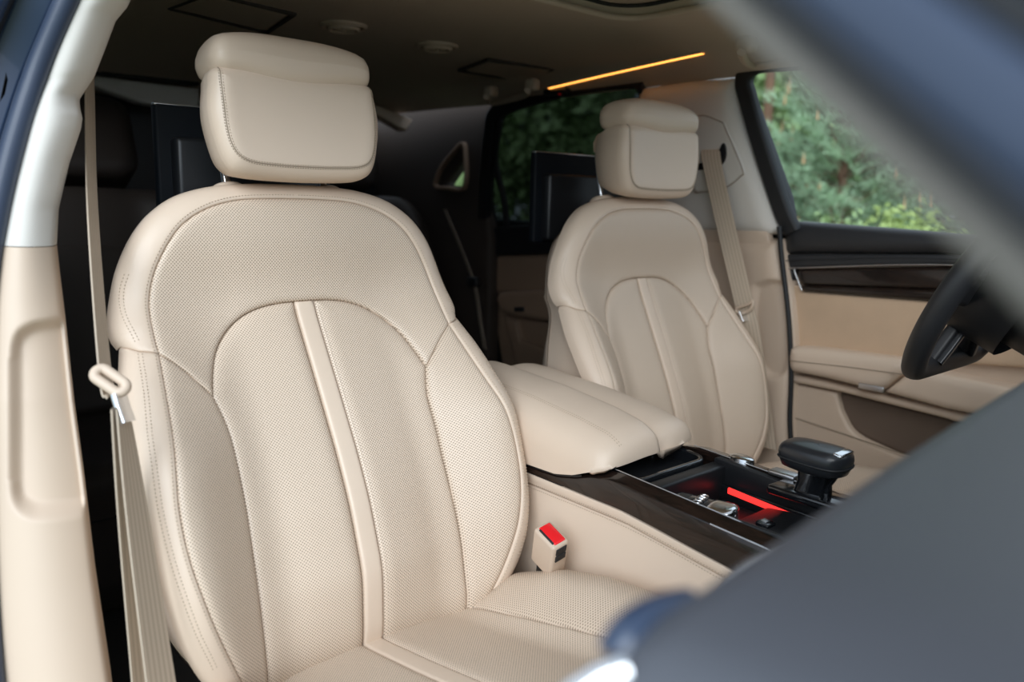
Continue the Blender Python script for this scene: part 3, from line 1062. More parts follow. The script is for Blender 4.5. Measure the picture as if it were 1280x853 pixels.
def build_headrest(root):
    """local frame of the backrest; a pad with a rounded roll on top and two posts"""
    hr = bpy.data.objects.new('headrest', None)
    COL.objects.link(hr)
    hr.parent = root
    T = math.radians(14)                       # stands more upright than the backrest
    # headrest frame: x, forward, up (tilted forward relative to the backrest)
    O = V(0, -.047, .705)
    Bz = V(0, -math.sin(T), math.cos(T))
    N = V(0, -math.cos(T), -math.sin(T))
    fh = Frame(O, (1, 0, 0), Bz, N)
    pad = np.vstack([spl([(-.113, .02), (-.098, .005), (-.07, .0), (0, -.002), (.07, .0), (.098, .005), (.113, .02), (.1225, .05), (.1275, .085), (.124, .12), (.116, .142),
                          (.07, .150), (0, .150), (-.07, .150), (-.116, .142), (-.124, .12), (-.1275, .085), (-.1225, .05)], 8, closed=True)]) * .94
    pd = refine(pad, .004)

    def hh(x, z):
        dist = seg_dist(np.stack([x, z], 1), pd)
        R, D = .022, .022
        q = 1 - np.clip(dist / R, 0, 1)
        return .055 - .007 * np.clip(1 - (np.abs(x) / .10) ** 2, 0, 1) - D * (1 - np.sqrt(np.clip(1 - q * q, 0, 1)))
    body = plate('pad', pad, fh, hh, 'leather', hr, puff=(.004, .001), grid=.008, rings=[.0006, .0016, .0035, .0065, .0105, .015, .021], skirt=0)
    # sides and back
    ol = refine(pad, .008)
    t = np.roll(ol, -1, 0) - np.roll(ol, 1, 0)
    t /= np.linalg.norm(t, axis=1)[:, None]
    nn = np.stack([t[:, 1], -t[:, 0]], 1)
    if ((ol - ol.mean(0)) * nn).sum() < 0:
        nn = -nn
    rows = []
    eb = hh(ol[:, 0], ol[:, 1]) - .001
    for o_, d_ in ((0, None), (.000, .018), (-.006, -.010), (-.018, -.040), (-.032, -.054), (-.05, -.058)):
        q = ol + nn * o_
        rows.append(fh(q, eb if d_ is None else d_))
    n = len(ol)
    Vv = np.vstack(rows + [fh([[0, .075]], -.058)])
    F = []
    for k in range(len(rows) - 1):
        for i in range(n):
            j = (i + 1) % n
            F.append((k * n + i, (k + 1) * n + i, (k + 1) * n + j, k * n + j))
    F += [((len(rows) - 1) * n + i, len(Vv) - 1, (len(rows) - 1) * n + (i + 1) % n) for i in range(n)]
    obj('rear_cover', Vv, F, 'leather', hr)
    # top roll
    G = []
    xs = np.r_[-.1195, -.119, -.117, -.113, -.107, np.linspace(-.098, .098, 25), .107, .113, .117, .119, .1195] * .945
    for x in xs:
        q = abs(x) / (.1195 * .945)
        e = math.sqrt(max(0, 1 - max(0, (q - .86) / .14) ** 2)) * .999 + .001
        dip = .006 * math.cos(min(1, abs(x) / .105) * PI) * -1
        topz = .190 - .016 * q ** 3
        botz = .119 + dip * .8
        cz, rz = (topz + botz) / 2, (topz - botz) / 2
        ring = []
        for k in range(28):
            a = 2 * PI * k / 28
            ca, sa = math.cos(a), math.sin(a)
            sx = math.copysign(abs(ca) ** .75, ca)
            sz = math.copysign(abs(sa) ** .75, sa)
            ring.append(fh([[x, cz + rz * e * sz]], .010 + (.0485 if sx > 0 else .045) * (1 - .10 * q ** 4) * (e * .55 + .45) * sx - .004 * (1 - q * q))[0])
        G.append(ring + [ring[0]])
    G = np.array(G)
    roll = grid_obj('top_roll', G, 'leather', hr)
    for i in (0, -1):
        pass
    # thread along the front edge of the pad
    edge = spl([(-.107, .138), (-.1085, .11), (-.107, .06), (-.099, .030), (-.080, .0165), (-.04, .0135), (0, .013), (.04, .0135), (.080, .0165), (.099, .030), (.107, .06), (.1085, .11), (.107, .138)], 10)
    for off in (0, .0035):
        stitches('stitching', offset_curve(edge, off), fh, hh, hr, mt='seam' if off == 0 else 'thread', step=.0036)
    line = fh(edge, hh(edge[:, 0], edge[:, 1]) + .0002)
    tube('seam_line', fh(offset_curve(edge, .0018), hh(*offset_curve(edge, .0018).T)), .0007, 'seam', hr, n=6, hint=(0, -1, 0))
    # posts
    for sg in (1, -1):
        tube('post', [(.0725 * sg, .0, .66), (.0725 * sg, .0, .715), (.0725 * sg, -.004, .79)], .0062, 'chrome', hr, hint=(0, -1, 0))
    return hr


# cushion: x across, l forwards from the hinge, height above the hinge
def c_h(x, l):
    ax = np.abs(x)
    base = np.interp(l, [-.1, 0, .1, .3, .42, .50], [.060, .074, .094, .138, .158, .160])
    bol = np.interp(l, [-.1, -.03, .02, .10, .18, .30, .42, .5], [.008, .02, .045, .062, .064, .052, .03, .016])
    crown = .010 * np.clip(1 - (ax / .155) ** 2, 0, 1)
    return base + crown + bol * ss((ax - .125) / .09)


cush_out = np.vstack([spl([(.245, -.06), (.258, .05), (.262, .18), (.258, .32), (.245, .42), (.215, .475), (.15, .498), (.07, .505), (0, .507)], 8)])
CO = np.vstack([[[0, -.06]], cush_out[:-1], [[0, .507]], mirx(cush_out[:-1])])
COD = refine(CO, .005)


def c_all(x, l):
    dist = seg_dist(np.stack([x, l], 1), COD)
    R, D = .040, .036
    q = 1 - np.clip(dist / R, 0, 1)
    return c_h(x, l) - D * (1 - np.sqrt(np.clip(1 - q * q, 0, 1)))


FC = Frame((0, 0, 0), (1, 0, 0), (0, -1, 0), (0, 0, 1))


def build_cushion(root):
    ol = refine(CO, .01)
    t = np.roll(ol, -1, 0) - np.roll(ol, 1, 0)
    t /= np.linalg.norm(t, axis=1)[:, None]
    nn = np.stack([t[:, 1], -t[:, 0]], 1)
    if ((ol - ol.mean(0)) * nn).sum() < 0:
        nn = -nn
    eb = c_all(ol[:, 0], ol[:, 1]) - .0005
    rows = [FC(ol + nn * o_, eb if d_ is None else d_) for o_, d_ in ((0, None), (.003, .03), (.002, -.03), (-.01, -.06), (-.05, -.065))]
    n = len(ol)
    Vv = np.vstack(rows)
    F = []
    for k in range(len(rows) - 1):
        for i in range(n):
            j = (i + 1) % n
            F.append((k * n + i, (k + 1) * n + i, (k + 1) * n + j, k * n + j))
    F.append(tuple(range((len(rows) - 1) * n, len(rows) * n)))
    cu = obj('cushion', Vv, F, 'leather', root)
    inner = spl([(.155, -.05), (.157, .05), (.160, .17), (.165, .30), (.160, .40), (.13, .455)], 8)     # insert / bolster seam
    outer = spl([(.236, -.05), (.247, .05), (.248, .17), (.243, .30), (.228, .40), (.19, .455), (.15, .475)], 8)  # bolster / edging seam
    bol = np.vstack([inner, [[.15, .475]], outer[::-1][1:]])
    edg = np.vstack([outer, [[.15, .475], [.152, .497]], cush_out[:-3][::-1]])
    for mm in (0, 1):
        f = (lambda c: c) if mm == 0 else mirx
        plate('cushion_bolster', f(bol), FC, c_all, 'leather_perf', cu, puff=(.010, .005), grid=.010)
        plate('cushion_edging', f(np.vstack([outer, cush_out[:49][::-1]])), FC, c_all, 'leather', cu, puff=(.006, .003), grid=.009, rings=RIMR)
        half = np.vstack([[[.0145, -.05]], inner, [[.10, .475], [.0145, .485]]])
        plate('cushion_insert', f(half), FC, c_all, 'leather_perf', cu, puff=(.012, .005), grid=.011)
    plate('cushion_strip', [(-.0135, -.05), (.0135, -.05), (.0135, .485), (-.0135, .485)], FC, lambda x, l: c_all(x, l) - .001, 'leather', cu, puff=(.005, .003), grid=.008)
    lip = np.vstack([[[.0, .489]], [[.10, .479], [.15, .479]], cush_out[48:]])
    plate('cushion_front', np.vstack([lip, mirx(lip)[1:-1]]), FC, c_all, 'leather', cu, puff=(.006, .003), grid=.010, rings=RIMR)
    # base with rails under it
    rbox('seat_base', (.46, .44, .12), (0, -.23, -.12), .02, 'plastic_beige', root)
    for sg in (1, -1):
        rbox('side_valance', (.018, .60, .17), (.247 * sg, -.20, -.03), .008, 'plastic_beige', root)
        rbox('seat_rail', (.04, .56, .03), (.18 * sg, -.22, -.20), .006, 'black_plastic', root)
    return cu


def build_seat(label):
    root = thing('car_seat', label, 'car seat', (-.385, -.194, .42), group='front seats')
    bk = build_backrest(root)
    bk.rotation_euler = (-math.radians(22), 0, 0)
    hr = build_headrest(root)
    hr.rotation_euler = (-math.radians(22), 0, 0)
    build_cushion(root)
    return root


seat_near = build_seat('large beige perforated leather seat in the foreground, nearest the open door')
seat_far = clone(seat_near, (.385, -.0925, .395), 'beige leather driver seat farther off, beyond the armrest and behind the steering wheel', 'front seats')
for ch in seat_far.children:
    if ch.name.startswith(('backrest', 'headrest')):
        ch.rotation_euler = (-math.radians(15), 0, 0)
# ------------------------------------------------------------------ centre console
cs = thing('centre_console', 'centre console with dark glossy wood rails, black trays and a leather flank', 'console', (0, -.35, .30))
CO_ = V(0, -.35, .30)
XN, XFAR = -.118, .108


def zt(y):
    return .7165 + (y + .33) * .052


def cslab(name, poly_yz, x0, x1, mt, r=.003, par=cs):
    """prism in the y-z plane between x0 and x1 with softened edges"""
    bm = bmesh.new()
    vs = [bm.verts.new((x0, p[0] + .35, p[1] - .30)) for p in poly_yz]
    f = bm.faces.new(vs)
    ex = bmesh.ops.extrude_face_region(bm, geom=[f])
    for v in ex['geom']:
        if isinstance(v, bmesh.types.BMVert):
            v.co.x = x1
    bmesh.ops.recalc_face_normals(bm, faces=bm.faces)
    if r:
        bmesh.ops.bevel(bm, geom=list(bm.edges), offset=r, segments=2, profile=.5, affect='EDGES', clamp_overlap=True)
    me = bpy.data.meshes.new(name)
    bm.to_mesh(me)
    bm.free()
    for p in me.polygons:
        p.use_smooth = True
    me.set_sharp_from_angle(angle=math.radians(40))
    me.materials.append(MATS[mt])
    o = bpy.data.objects.new(name, me)
    COL.objects.link(o)
    o.parent = par
    return o


# flank: leather side below a stitched seam, a narrow leather band above it
flank = [(.06, .26), (-.85, .26), (-.85, .625), (-.60, .632), (-.52, .640), (-.37, .656), (-.19, .656), (.0, .66), (.06, .66)]
cslab('flank', flank, XN + .004, XFAR - .004, 'leather', .004)
band = [(.06, .661), (.0, .661), (-.19, .657), (-.37, .657), (-.52, .641), (-.60, .633), (-.85, .626), (-.85, .64), (-.60, .646), (-.52, .655), (-.36, .672), (-.19, .673), (.06, .675)]
cslab('leather_band', band, XN + .001, XN + .02, 'leather', .003)
cslab('leather_band', band, XFAR - .02, XFAR - .001, 'leather', .003)
fS = Frame(V(XN, 0, 0) - CO_, (0, -1, 0), (0, 0, 1), (-1, 0, 0))
sc = np.array([(.0, .6615), (.19, .6595), (.37, .6595), (.52, .644), (.60, .636), (.80, .628)])
stitches('stitching', resample(spl(sc, 6), .01), fS, lambda a, b: -.001 + 0 * a, cs)
stitches('stitching', resample(spl(sc + [0, -.008], 6), .01), fS, lambda a, b: -.0038 + 0 * a, cs)
# wood rails on both edges
RY = [.05, -.05, -.15, -.19, -.24, -.275, -.30, -.325, -.345, -.37, -.42, -.47, -.52, -.60, -.70, -.85]
RLO = [.676, .676, .675, .674, .674, .6735, .673, .673, .673, .672, .667, .661, .656, .647, .643, .641]
RHI = [.690, .690, .689, .688, .692, .700, .709, .7135, zt(-.345), zt(-.37), zt(-.42), zt(-.47), zt(-.52), zt(-.6), zt(-.7), zt(-.85)]


def rail(name, xo, xi, mt, drop):
    ys = np.linspace(.05, -.85, 70)
    lo, hi = np.interp(-ys, -np.array(RY), RLO), np.interp(-ys, -np.array(RY), RHI)
    G = []
    for y, l, h in zip(ys, lo, hi):
        d = min(drop, (h - l) * .3)
        sg = 1 if xi > xo else -1
        sec = [(xi, l), (xi, h - .0015), (xi - sg * .0015, h), (xo + sg * .006, h - d + .0005), (xo + sg * .002, h - d - .0015), (xo + sg * .0005, h - d - .004), (xo, (h - d) * .5 + l * .5), (xo + sg * .001, l + .001), (xo + sg * .003, l), (xi, l)]
        G.append([V(x, y, z) - CO_ for x, z in sec])
    o = grid_obj(name, np.array(G), mt, cs, sharp=40, flip=xi < xo)
    return o


XI, XO = -.096, .076
rail('wood_rail', XN, XI, 'wood', .005)
rail('wood_rail', XFAR, XO + .006, 'wood', .003)
for x in (XI, XO + .006):
    tube('chrome_line', np.array([(x, y, zt(y) + .0005) for y in np.linspace(-.33, -.85, 20)]) - CO_, .0008, 'satin_metal', cs, n=6)
tube('chrome_line', np.array([(XN - .0005, y, zt(y) - .0065) for y in np.linspace(-.50, -.85, 12)]) - CO_, .0009, 'satin_metal', cs, n=6)
# trays between the rails


def cbox(name, x0, x1, y0, y1, z0, z1, mt, r=.002, par=cs):
    return rbox(name, (x1 - x0, y1 - y0, z1 - z0), tuple(V((x0 + x1) / 2, (y0 + y1) / 2, (z0 + z1) / 2) - CO_), r, mt, par)


cbox('front_tray', XI, XO, -.365, -.20, .672, .692, 'black_plastic')
# rounded rim of the front tray
trp = rrect(XI + .004, -.360, XO - .004, -.255, .022)
sweep('tray_rim', np.array([(p[0], p[1], zt(p[1]) - .010) for p in trp]) - CO_, rrect(-.0045, -.022, .0045, .004, .003), 'black_gloss', cs, closed_path=True)
cbox('tray_divider', XI, XO, -.392, -.368, .655, zt(-.37) - .010, 'black_plastic', .004)
cbox('key_tray', XI, XO, -.66, -.385, .640, .654, 'black_plastic')
cbox('tray_wall', XI - .001, XI + .004, -.66, -.37, .645, .708, 'black_plastic')
# raised far wall with the glowing strip
fwall = [(-.372, .650), (-.372, .710), (-.378, .7135), (-.50, .704), (-.56, .697), (-.585, .686), (-.60, .665), (-.60, .650)]
cslab('tray_cover', fwall, XO - .004, XO + .006, 'black_plastic', .002)
ledge = [(-.378, .652), (-.378, .678), (-.55, .674), (-.578, .665), (-.58, .652)]
cslab('tray_ledge', ledge, XO - .012, XO - .004, 'black_gloss', .002)
lightstrip = [(-.405, .668), (-.535, .660), (-.535, .668), (-.405, .677)]
ls = cslab('glowing_strip', lightstrip, XO - .0145, XO - .010, 'red_light', .0012)
ls['label'] = 'glowing red light strip'
# step with a socket in the key tray
step_ = [(-.452, .650), (-.47, .668), (-.50, .672), (-.66, .672), (-.66, .650)]
cslab('socket_step', step_, XI + .004, XO - .013, 'black_plastic', .003)
sk = rbox('socket', (.020, .018, .006), tuple(P3(957, 655, 2, .674) - CO_), .0015, 'black_gloss', cs, rot=(.1, 0, 0))
rbox('socket_slot', (.010, .009, .004), (0, .001, .003), .001, 'satin_metal', sk)
# surface ahead with the selector gate and start button
cbox('selector_plate', XO - .002, XFAR - .002, -.66, -.45, .69, zt(-.55) - .002, 'black_gloss', .003)
sb_ = P3(935, 580, 2, zt(-.39) + .003)
bt = lathe('round_button', [(0, .0035), (.010, .0035), (.0125, .002), (.0135, -.004)], 'chrome', cs, loc=tuple(V(.092, -.405, zt(-.405) + .002) - CO_))
bt.scale = (1, 1.55, 1)
bt2 = rbox('toggle_switch', (.022, .04, .008), tuple(V(.090, -.475, zt(-.475) + .002) - CO_), .003, 'satin_metal', cs)

# --- armrest lid: two padded halves with a groove between
FL = Frame(V(0, 0, 0) - CO_, (1, 0, 0), (0, 1, 0), (0, 0, 1))
al = bpy.data.objects.new('armrest', None)
COL.objects.link(al)
al.parent = cs
al['label'] = 'padded beige leather armrest lid'


def lid_h(x, y, half):
    base = np.interp(y, [-.36, -.33, -.30, -.25, -.15, 0, .06], [.722, .738, .749, .759, .771, .781, .782])
    if half == 0:
        cr = .004 + .014 * np.clip(1 - ((x + .03) / .075) ** 2, -1.5, 1)
        roll = .030 * (1 - np.sqrt(np.clip(1 - np.clip((-x - .078) / .046, 0, 1) ** 2, 0, 1)))
    else:
        cr = -.004 + .008 * np.clip(1 - ((x - .05) / .05) ** 2, -1.5, 1)
        roll = .03 * (1 - np.sqrt(np.clip(1 - np.clip((x - .088) / .034, 0, 1) ** 2, 0, 1)))
    fr_ = .016 * (1 - np.sqrt(np.clip(1 - np.clip((-y - (.30 if half == 0 else .285)) / .036, 0, 1) ** 2, 0, 1)))
    return base + cr - roll - fr_


def lid_low(x, y):
    return np.interp(y, [-.34, -.325, -.305, -.275, -.24, -.16, .06], [.722, .718, .711, .699, .691, .689, .692]) + .004 * ss((x + .10) / .07) * ss((-.27 - y) / .03)


L0 = np.vstack([spl([(-.0015, .045), (-.0015, -.2), (-.0015, -.325)], 6), spl([(-.006, -.334), (-.05, -.335), (-.100, -.330), (-.117, -.318), (-.1225, -.295), (-.1235, -.2), (-.1235, .045)], 6)])
L1 = np.vstack([spl([(.0055, .045), (.0055, -.2), (.0055, -.318)], 6), spl([(.011, -.327), (.05, -.324), (.095, -.312), (.113, -.30), (.120, -.28), (.1215, -.2), (.1215, .045)], 6)])
p0 = plate('lid_pad', L0, FL, lambda x, y: lid_h(x, y, 0), 'leather', al, puff=(.015, .013), skirt=lid_low, grid=.009)
p1 = plate('lid_pad', L1, FL, lambda x, y: lid_h(x, y, 1), 'leather', al, puff=(.015, .013), skirt=lid_low, grid=.009)
sl = np.array([(-.088, .04), (-.088, -.15), (-.087, -.27), (-.084, -.329)])
for dx in (0, .0035):
    stitches('stitching', resample(spl(sl, 8), .004) + [dx, 0], FL, lambda x, y: lid_h(x, y, 0), al)
G = []
for y in np.linspace(.05, -.285, 40):
    zl = float(lid_low(0, y))
    G.append([V(x, y, z) - CO_ for x, z in ((.112, zl - .02), (.112, zl + .004), (-.1195, zl + .004), (-.1195, zl - .0035), (-.115, zl - .004), (-.115, zl - .02), (.112, zl - .02))])
grid_obj('lid_base', np.array(G), 'black_plastic', cs, sharp=40)

# --- gear selector
gs = thing('gear_selector', 'black leather gear selector with chrome inlay standing on the console', 'gear lever', (.058, -.535, zt(-.535)))
FG = Frame((0, 0, .052), (0, -1, 0), (1, 0, 0), (0, 0, 1))
kn_ = spl([(-.046, -.012), (-.036, -.027), (0, -.032), (.030, -.029), (.042, -.014), (.043, .010), (.032, .027), (0, .031), (-.034, .027), (-.046, .012)], 6, closed=True)
ol = refine(kn_, .004)
G = []
for sc_, z in ((.70, -.018), (.88, -.015), (.97, -.006), (1.0, .002), (.985, .0075), (.94, .0115), (.86, .014), (.6, .0160), (.3, .0168), (0.02, .017)):
    G.append([FG([q * sc_], z + .004 * q[0] * -2)[0] for q in ol] + [FG([ol[0] * sc_], z + .004 * ol[0][0] * -2)[0]])
kb = grid_obj('knob', np.array(G), 'knob_leather', gs, flip=True)
tube('knob_seam', FG(kn_ * .995, -.004 - .008 * kn_[:, 0]), .0012, 'rubber', kb, n=6, closed_path=True)
rbox('chrome_inlay', (.036, .011, .004), (.0, -.034, .0655), .0018, 'chrome', kb, rot=(.25, 0, 0))
sweep('stalk', [(0, .004, -.01), (0, .002, .015), (0, -.002, .042)], rrect(-.012, -.019, .012, .019, .006), 'black_gloss', gs, hint=(0, 1, 0), scale=[1.25, .95, 1.2])
sweep('stalk_fin', [(0, -.018, -.01), (0, -.016, .02), (0, -.03, .045)], rrect(-.006, -.006, .006, .006, .003), 'black_gloss', gs, hint=(0, 1, 0))
rbox('gate', (.046, .11, .012), (0, .0, -.002), .004, 'black_gloss', gs)


# --- car key lying in the tray
kp = P3(880, 627, 2, .696)
cbox('key_pad', kp[0] - .03, kp[0] + .022, -.49, -.395, .652, .680, 'black_plastic', .004)
ky = thing('car_key', 'glossy black and chrome car key with ring emblem lying in the tray', 'car key', tuple(V(kp[0], kp[1], .681)), (0, 0, math.radians(14)))
kw_ = spl([(-.018, .036), (0, .038), (.018, .036), (.021, .02), (.021, -.02), (.016, -.034), (0, -.038), (-.016, -.034), (-.021, -.02), (-.021, .02)], 5, closed=True)
FK = Frame((0, 0, 0), (1, 0, 0), (0, 1, 0), (0, 0, 1))


def khalf(y0, y1):
    q = [p for p in kw_ if y0 <= p[1] <= y1]
    return np.array(q)


ky.scale = (1.15, 1.15, 1.15)
plate('key_body', kw_, FK, lambda x, y: .0135 - 6 * x ** 2, 'key_body', ky, puff=(.006, .004), skirt=.013, grid=.004)
lowk = np.vstack([[(-.0215, -.006), (.0215, -.006)], [p for p in spl([(.0212, -.02), (.016, -.0342), (0, -.0385), (-.016, -.0342), (-.0212, -.02)], 6)]])
plate('chrome_end', lowk, FK, lambda x, y: .0145 - 6 * x ** 2, 'chrome', ky, puff=(.006, .004), skirt=.010, grid=.004)
for k in range(4):
    cx_ = -.0105 + k * .007
    ring = [(cx_ + .0046 * math.cos(a), .004 + .0046 * math.sin(a), .0145 - 6 * cx_ ** 2 + .001) for a in np.linspace(0, 2 * PI, 20, endpoint=False)]
    tube('emblem_ring', ring, .0009, 'chrome', ky, n=6, closed_path=True)
rbox('key_button', (.020, .014, .002), (0, .024, .0125), .0008, 'black_plastic', ky)

# ------------------------------------------------------------------ belt buckle beside the near seat
bk0 = P3(684, 708, 0, -.152)
bu = thing('belt_buckle', 'beige seat belt buckle with red button beside the seat cushion', 'belt buckle', tuple(bk0))
ax = nrm(P3(690, 664, 0, -.172) - bk0)
e1 = nrm(np.cross(ax, (1, 0, 0)))       # fore-aft
e2 = nrm(np.cross(e1, ax))
Mx = Matrix(((e2[0], e1[0], ax[0]), (e2[1], e1[1], ax[1]), (e2[2], e1[2], ax[2])))
rot = Mx.to_euler()
bd_ = rbox('housing', (.029, .044, .066), tuple(ax * .036), .005, 'plastic_beige', bu, rot=rot, seg=4)
rbox('button', (.020, .036, .008), (.001, 0, .0305), .0025, 'red_plastic', bd_)
rbox('button_slot', (.004, .030, .006), (-.0085, 0, .0312), .001, 'rubber', bd_)
for q in (-.008, .006):
    rbox('side_slot', (.018, .004, .012), (0, math.copysign(.0215, -1) if True else 0, .016 + q), .001, 'rubber', bd_)
rbox('stalk', (.016, .030, .05), tuple(ax * -.018), .003, 'black_plastic', bu, rot=rot)


# ------------------------------------------------------------------ seat belts
def ribbon(name, path, wdir, width, par, mt='webbing', n=8):
    path = np.array(path, float)
    wdir = np.array(wdir, float)
    G, uv = [], []
    L = 0
    for i, p in enumerate(path):
        wd = nrm(wdir[i] if wdir.ndim == 2 else wdir)
        tt = path[min(i + 1, len(path) - 1)] - path[max(i - 1, 0)]
        nn = nrm(np.cross(nrm(tt), wd))
        if i:
            L += np.linalg.norm(p - path[i - 1])
        for sgn in (1, -1):
            for q in np.linspace(-.5, .5, n):
                G.append(p + wd * q * width * sgn + nn * .0008 * sgn)
                uv.append((q * sgn * 2.0, L))
    k = 2 * n
    F = []
    for i in range(len(path) - 1):
        for j in range(k):
            F.append((i * k + j, i * k + (j + 1) % k, (i + 1) * k + (j + 1) % k, (i + 1) * k + j))
    return obj(name, G, F, mt, par, uv=uv, sharp=60)


nb_ = thing('seat_belt', 'pale seat belt hanging from the near pillar beside the foreground seat', 'seat belt', (-.655, -.08, .55), group='front seat belts')
OB = V(-.655, -.08, .55)
top = PG(111, 84, (1, 0, -.30), (-.672, 0, 1.0))
mid = P3(131, 462, 0, -.672)
path = spl([top + V(.0, .02, .06), top, (top + mid) / 2 + V(-.004, 0, 0), mid, P3(141, 492, 0, -.672)], 10)
n_ = len(path)
wd = np.array([nrm(V(.46, 1, 0) * (1 - t) + V(.52, 1, 0) * t) for t in np.linspace(0, 1, n_)])
ribbon('webbing', path - OB, wd, .046, nb_)
b1, b2 = P3(182, 856, 0, -.672), P3(205, 880, 0, -.668)
for bb, st_, wd0, wd1 in ((b1, P3(146, 505, 0, -.673), V(.5, 1, 0), V(1.3, 1, -.2)), (b2, P3(152, 505, 0, -.668), V(.5, 1, 0), V(1.5, 1, -.3))):
    path = spl([st_, st_ * .6 + bb * .4, bb, bb + (bb - st_) * .15], 10)
    tt = np.linspace(0, 1, len(path))[:, None]
    ribbon('webbing', path - OB, wd0 * (1 - tt) + wd1 * tt, .046, nb_)
# loop that keeps the tongue up, and the tongue
lc = P3(138, 476, 0, -.676)
lp_ = rrect(-.017, -.0065, .017, .0065, .0062, 6)
ld = nrm(P3(155, 492, 0, -.676) - P3(122, 464, 0, -.676))
lu = nrm(np.cross(ld, (1, 0, 0)))
u_ = nrm(RIGHT * .80 - UP * .55)
v_ = nrm(RIGHT * .45 + UP * .72 + FWD * .6)
tube('belt_loop', np.array([lc + u_ * p[0] + v_ * p[1] for p in lp_]) - OB, .0052, 'plastic_beige', nb_, n=10, closed_path=True, hint=tuple(FWD))
tg = PK(154, 512, np.dot(lc - CAM, FWD))
sweep('tongue', np.array([PK(148, 492, np.dot(lc - CAM, FWD)), tg, PK(160, 528, np.dot(lc - CAM, FWD))]) - OB, rrect(-.003, -.012, .003, .012, .0015), 'chrome', nb_, hint=tuple(FWD))

fb_ = thing('seat_belt', 'tan seat belt running down the far pillar beside the driver seat', 'seat belt', (.66, 0, .70), group='front seat belts')
OF = V(.66, 0, .70)
t0 = PG(889, 198, TN, (.69, 0, 1.03))
pth = spl([t0 + V(.01, .0, .02), t0, P3(909, 290, 0, .668), P3(931, 384, 0, .662), P3(940, 430, 0, .66), P3(958, 560, 0, .66)], 8)
ribbon('webbing', pth - OF, V(.10, -1, 0), .047, fb_)
kf = P3(933, 386, 0, .652)
tube('belt_loop', np.array([P3(*p, 0, .652) for p in spl([(922, 385), (936, 380), (941, 376), (939, 386), (930, 391), (921, 391)], 4, closed=True)]) - OF, .0035, 'plastic_beige', fb_, n=8, closed_path=True, hint=(1, 0, 0))
sweep('tongue', np.array([P3(926, 390, 0, .65), P3(931, 402, 0, .65)]) - OF, rrect(-.003, -.010, .003, .010, .001), 'chrome', fb_, hint=(1, 0, 0))

# ------------------------------------------------------------------ steering wheel
SWC = V(.385, -.62, .975)
sw = thing('steering_wheel', 'black leather steering wheel at the right edge of the picture', 'steering wheel', tuple(SWC), (math.radians(27), 0, 0))
Rw = .178
ang = np.linspace(0, 2 * PI, 72, endpoint=False)
rp = np.stack([Rw * np.cos(ang), 0 * ang, np.maximum(Rw * np.sin(ang), -.150 - .010 * np.cos(ang) ** 2 * 0)], 1)
rp[:, 2] = np.where(rp[:, 2] < -.138, -.138 + (rp[:, 2] + .138) * .18, rp[:, 2])
rp = resample(rp, .012, closed=True)
sweep('rim', rp, circ(.0165, 16, .0175), 'black_leather', sw, hint=(0, 1, 0), closed_path=True)
hub = spl([(-.085, .05), (0, .062), (.085, .05), (.092, 0), (.070, -.06), (.03, -.085), (-.03, -.085), (-.070, -.06), (-.092, 0)], 5, closed=True)
hubp = plate('hub', hub, Frame((0, .0, 0), (1, 0, 0), (0, 0, 1), (0, 1, 0)), lambda x, z: .032 - 1.2 * x ** 2, 'black_plastic', sw, puff=(.02, .016), skirt=.07, grid=.012)
for sg in (1, -1):
    sweep('spoke', [(.075 * sg, .010, -.005), (.12 * sg, .004, -.002), (.172 * sg, 0, .002)], rrect(-.03, -.010, .03, .010, .008), 'satin_metal' if False else 'black_leather', sw, hint=(0, 1, 0), scale=[1.15, .85, .75])
    sweep('spoke', [(.025 * sg, .008, -.06), (.045 * sg, .004, -.10), (.062 * sg, 0, -.138)], rrect(-.014, -.009, .014, .009, .006), 'black_leather', sw, hint=(0, 1, 0))
    sweep('spoke_inlay', [(.032 * sg, .0, -.07), (.050 * sg, -.004, -.105), (.062 * sg, -.006, -.128)], rrect(-.006, -.010, .006, .0, .003), 'knob_leather', sw, hint=(0, 1, 0))
lathe('column', [(0, .0), (.055, .0), (.060, .03), (.058, .30), (0, .30)], 'black_plastic', sw, loc=(0, -.02, -.01), rot=(PI / 2, 0, 0))

# ------------------------------------------------------------------ rear screens on the backs of the front seats
for x0, x1, yy, z1, lab in ((-.522, -.25, .165, 1.197, 'black screen behind the foreground headrest'), (.252, .53, .235, 1.180, 'black screen behind the driver headrest')):
    mo = thing('rear_screen', lab, 'screen', ((x0 + x1) / 2, yy, z1 - .19), group='rear screens')
    rbox('panel', (x1 - x0, .018, .19), (0, 0, .095), .005, 'screen_black', mo)
    rbox('bezel', (x1 - x0, .012, .004), (0, -.002, .188), .0015, 'satin_metal', mo)
    rbox('rear_cover', ((x1 - x0) * .86, .03, .14), (.0, -.018, .075), .008, 'black_plastic', mo)
    rbox('mount', (.07, .06, .10), (0, -.02, -.04), .01, 'black_plastic', mo)

# ------------------------------------------------------------------ things on the roof lining
for px_, lab in (((430, 36), 'round roof air vent above the foreground headrest'), ((547, 60), 'round roof air vent nearer the far side')):
    c = P3(*px_, 2, 1.405)
    vt = thing('roof_vent', lab, 'air vent', (c[0], c[1], float(z_roof(c[0], c[1]))), group='roof air vents')
    lathe('outer_ring', [(.046, .002), (.046, -.004), (.042, -.007), (.036, -.006), (.034, .0)], 'plastic_beige', vt)
    lathe('inner_ring', [(.033, .0), (.033, -.009), (.029, -.012), (.025, -.010), (.024, .002)], 'plastic_beige', vt)
    lathe('backing', [(.034, -.0005), (0, -.0005)], 'black_plastic', vt)
    for k in range(3):
        rbox('vane', (.048, .004, .006), (0, 0, -.007), .001, 'plastic_beige', vt, rot=(0, 0, k * PI / 3))
    lathe('hub', [(0, -.013), (.006, -.012), (.007, -.004)], 'plastic_beige', vt)

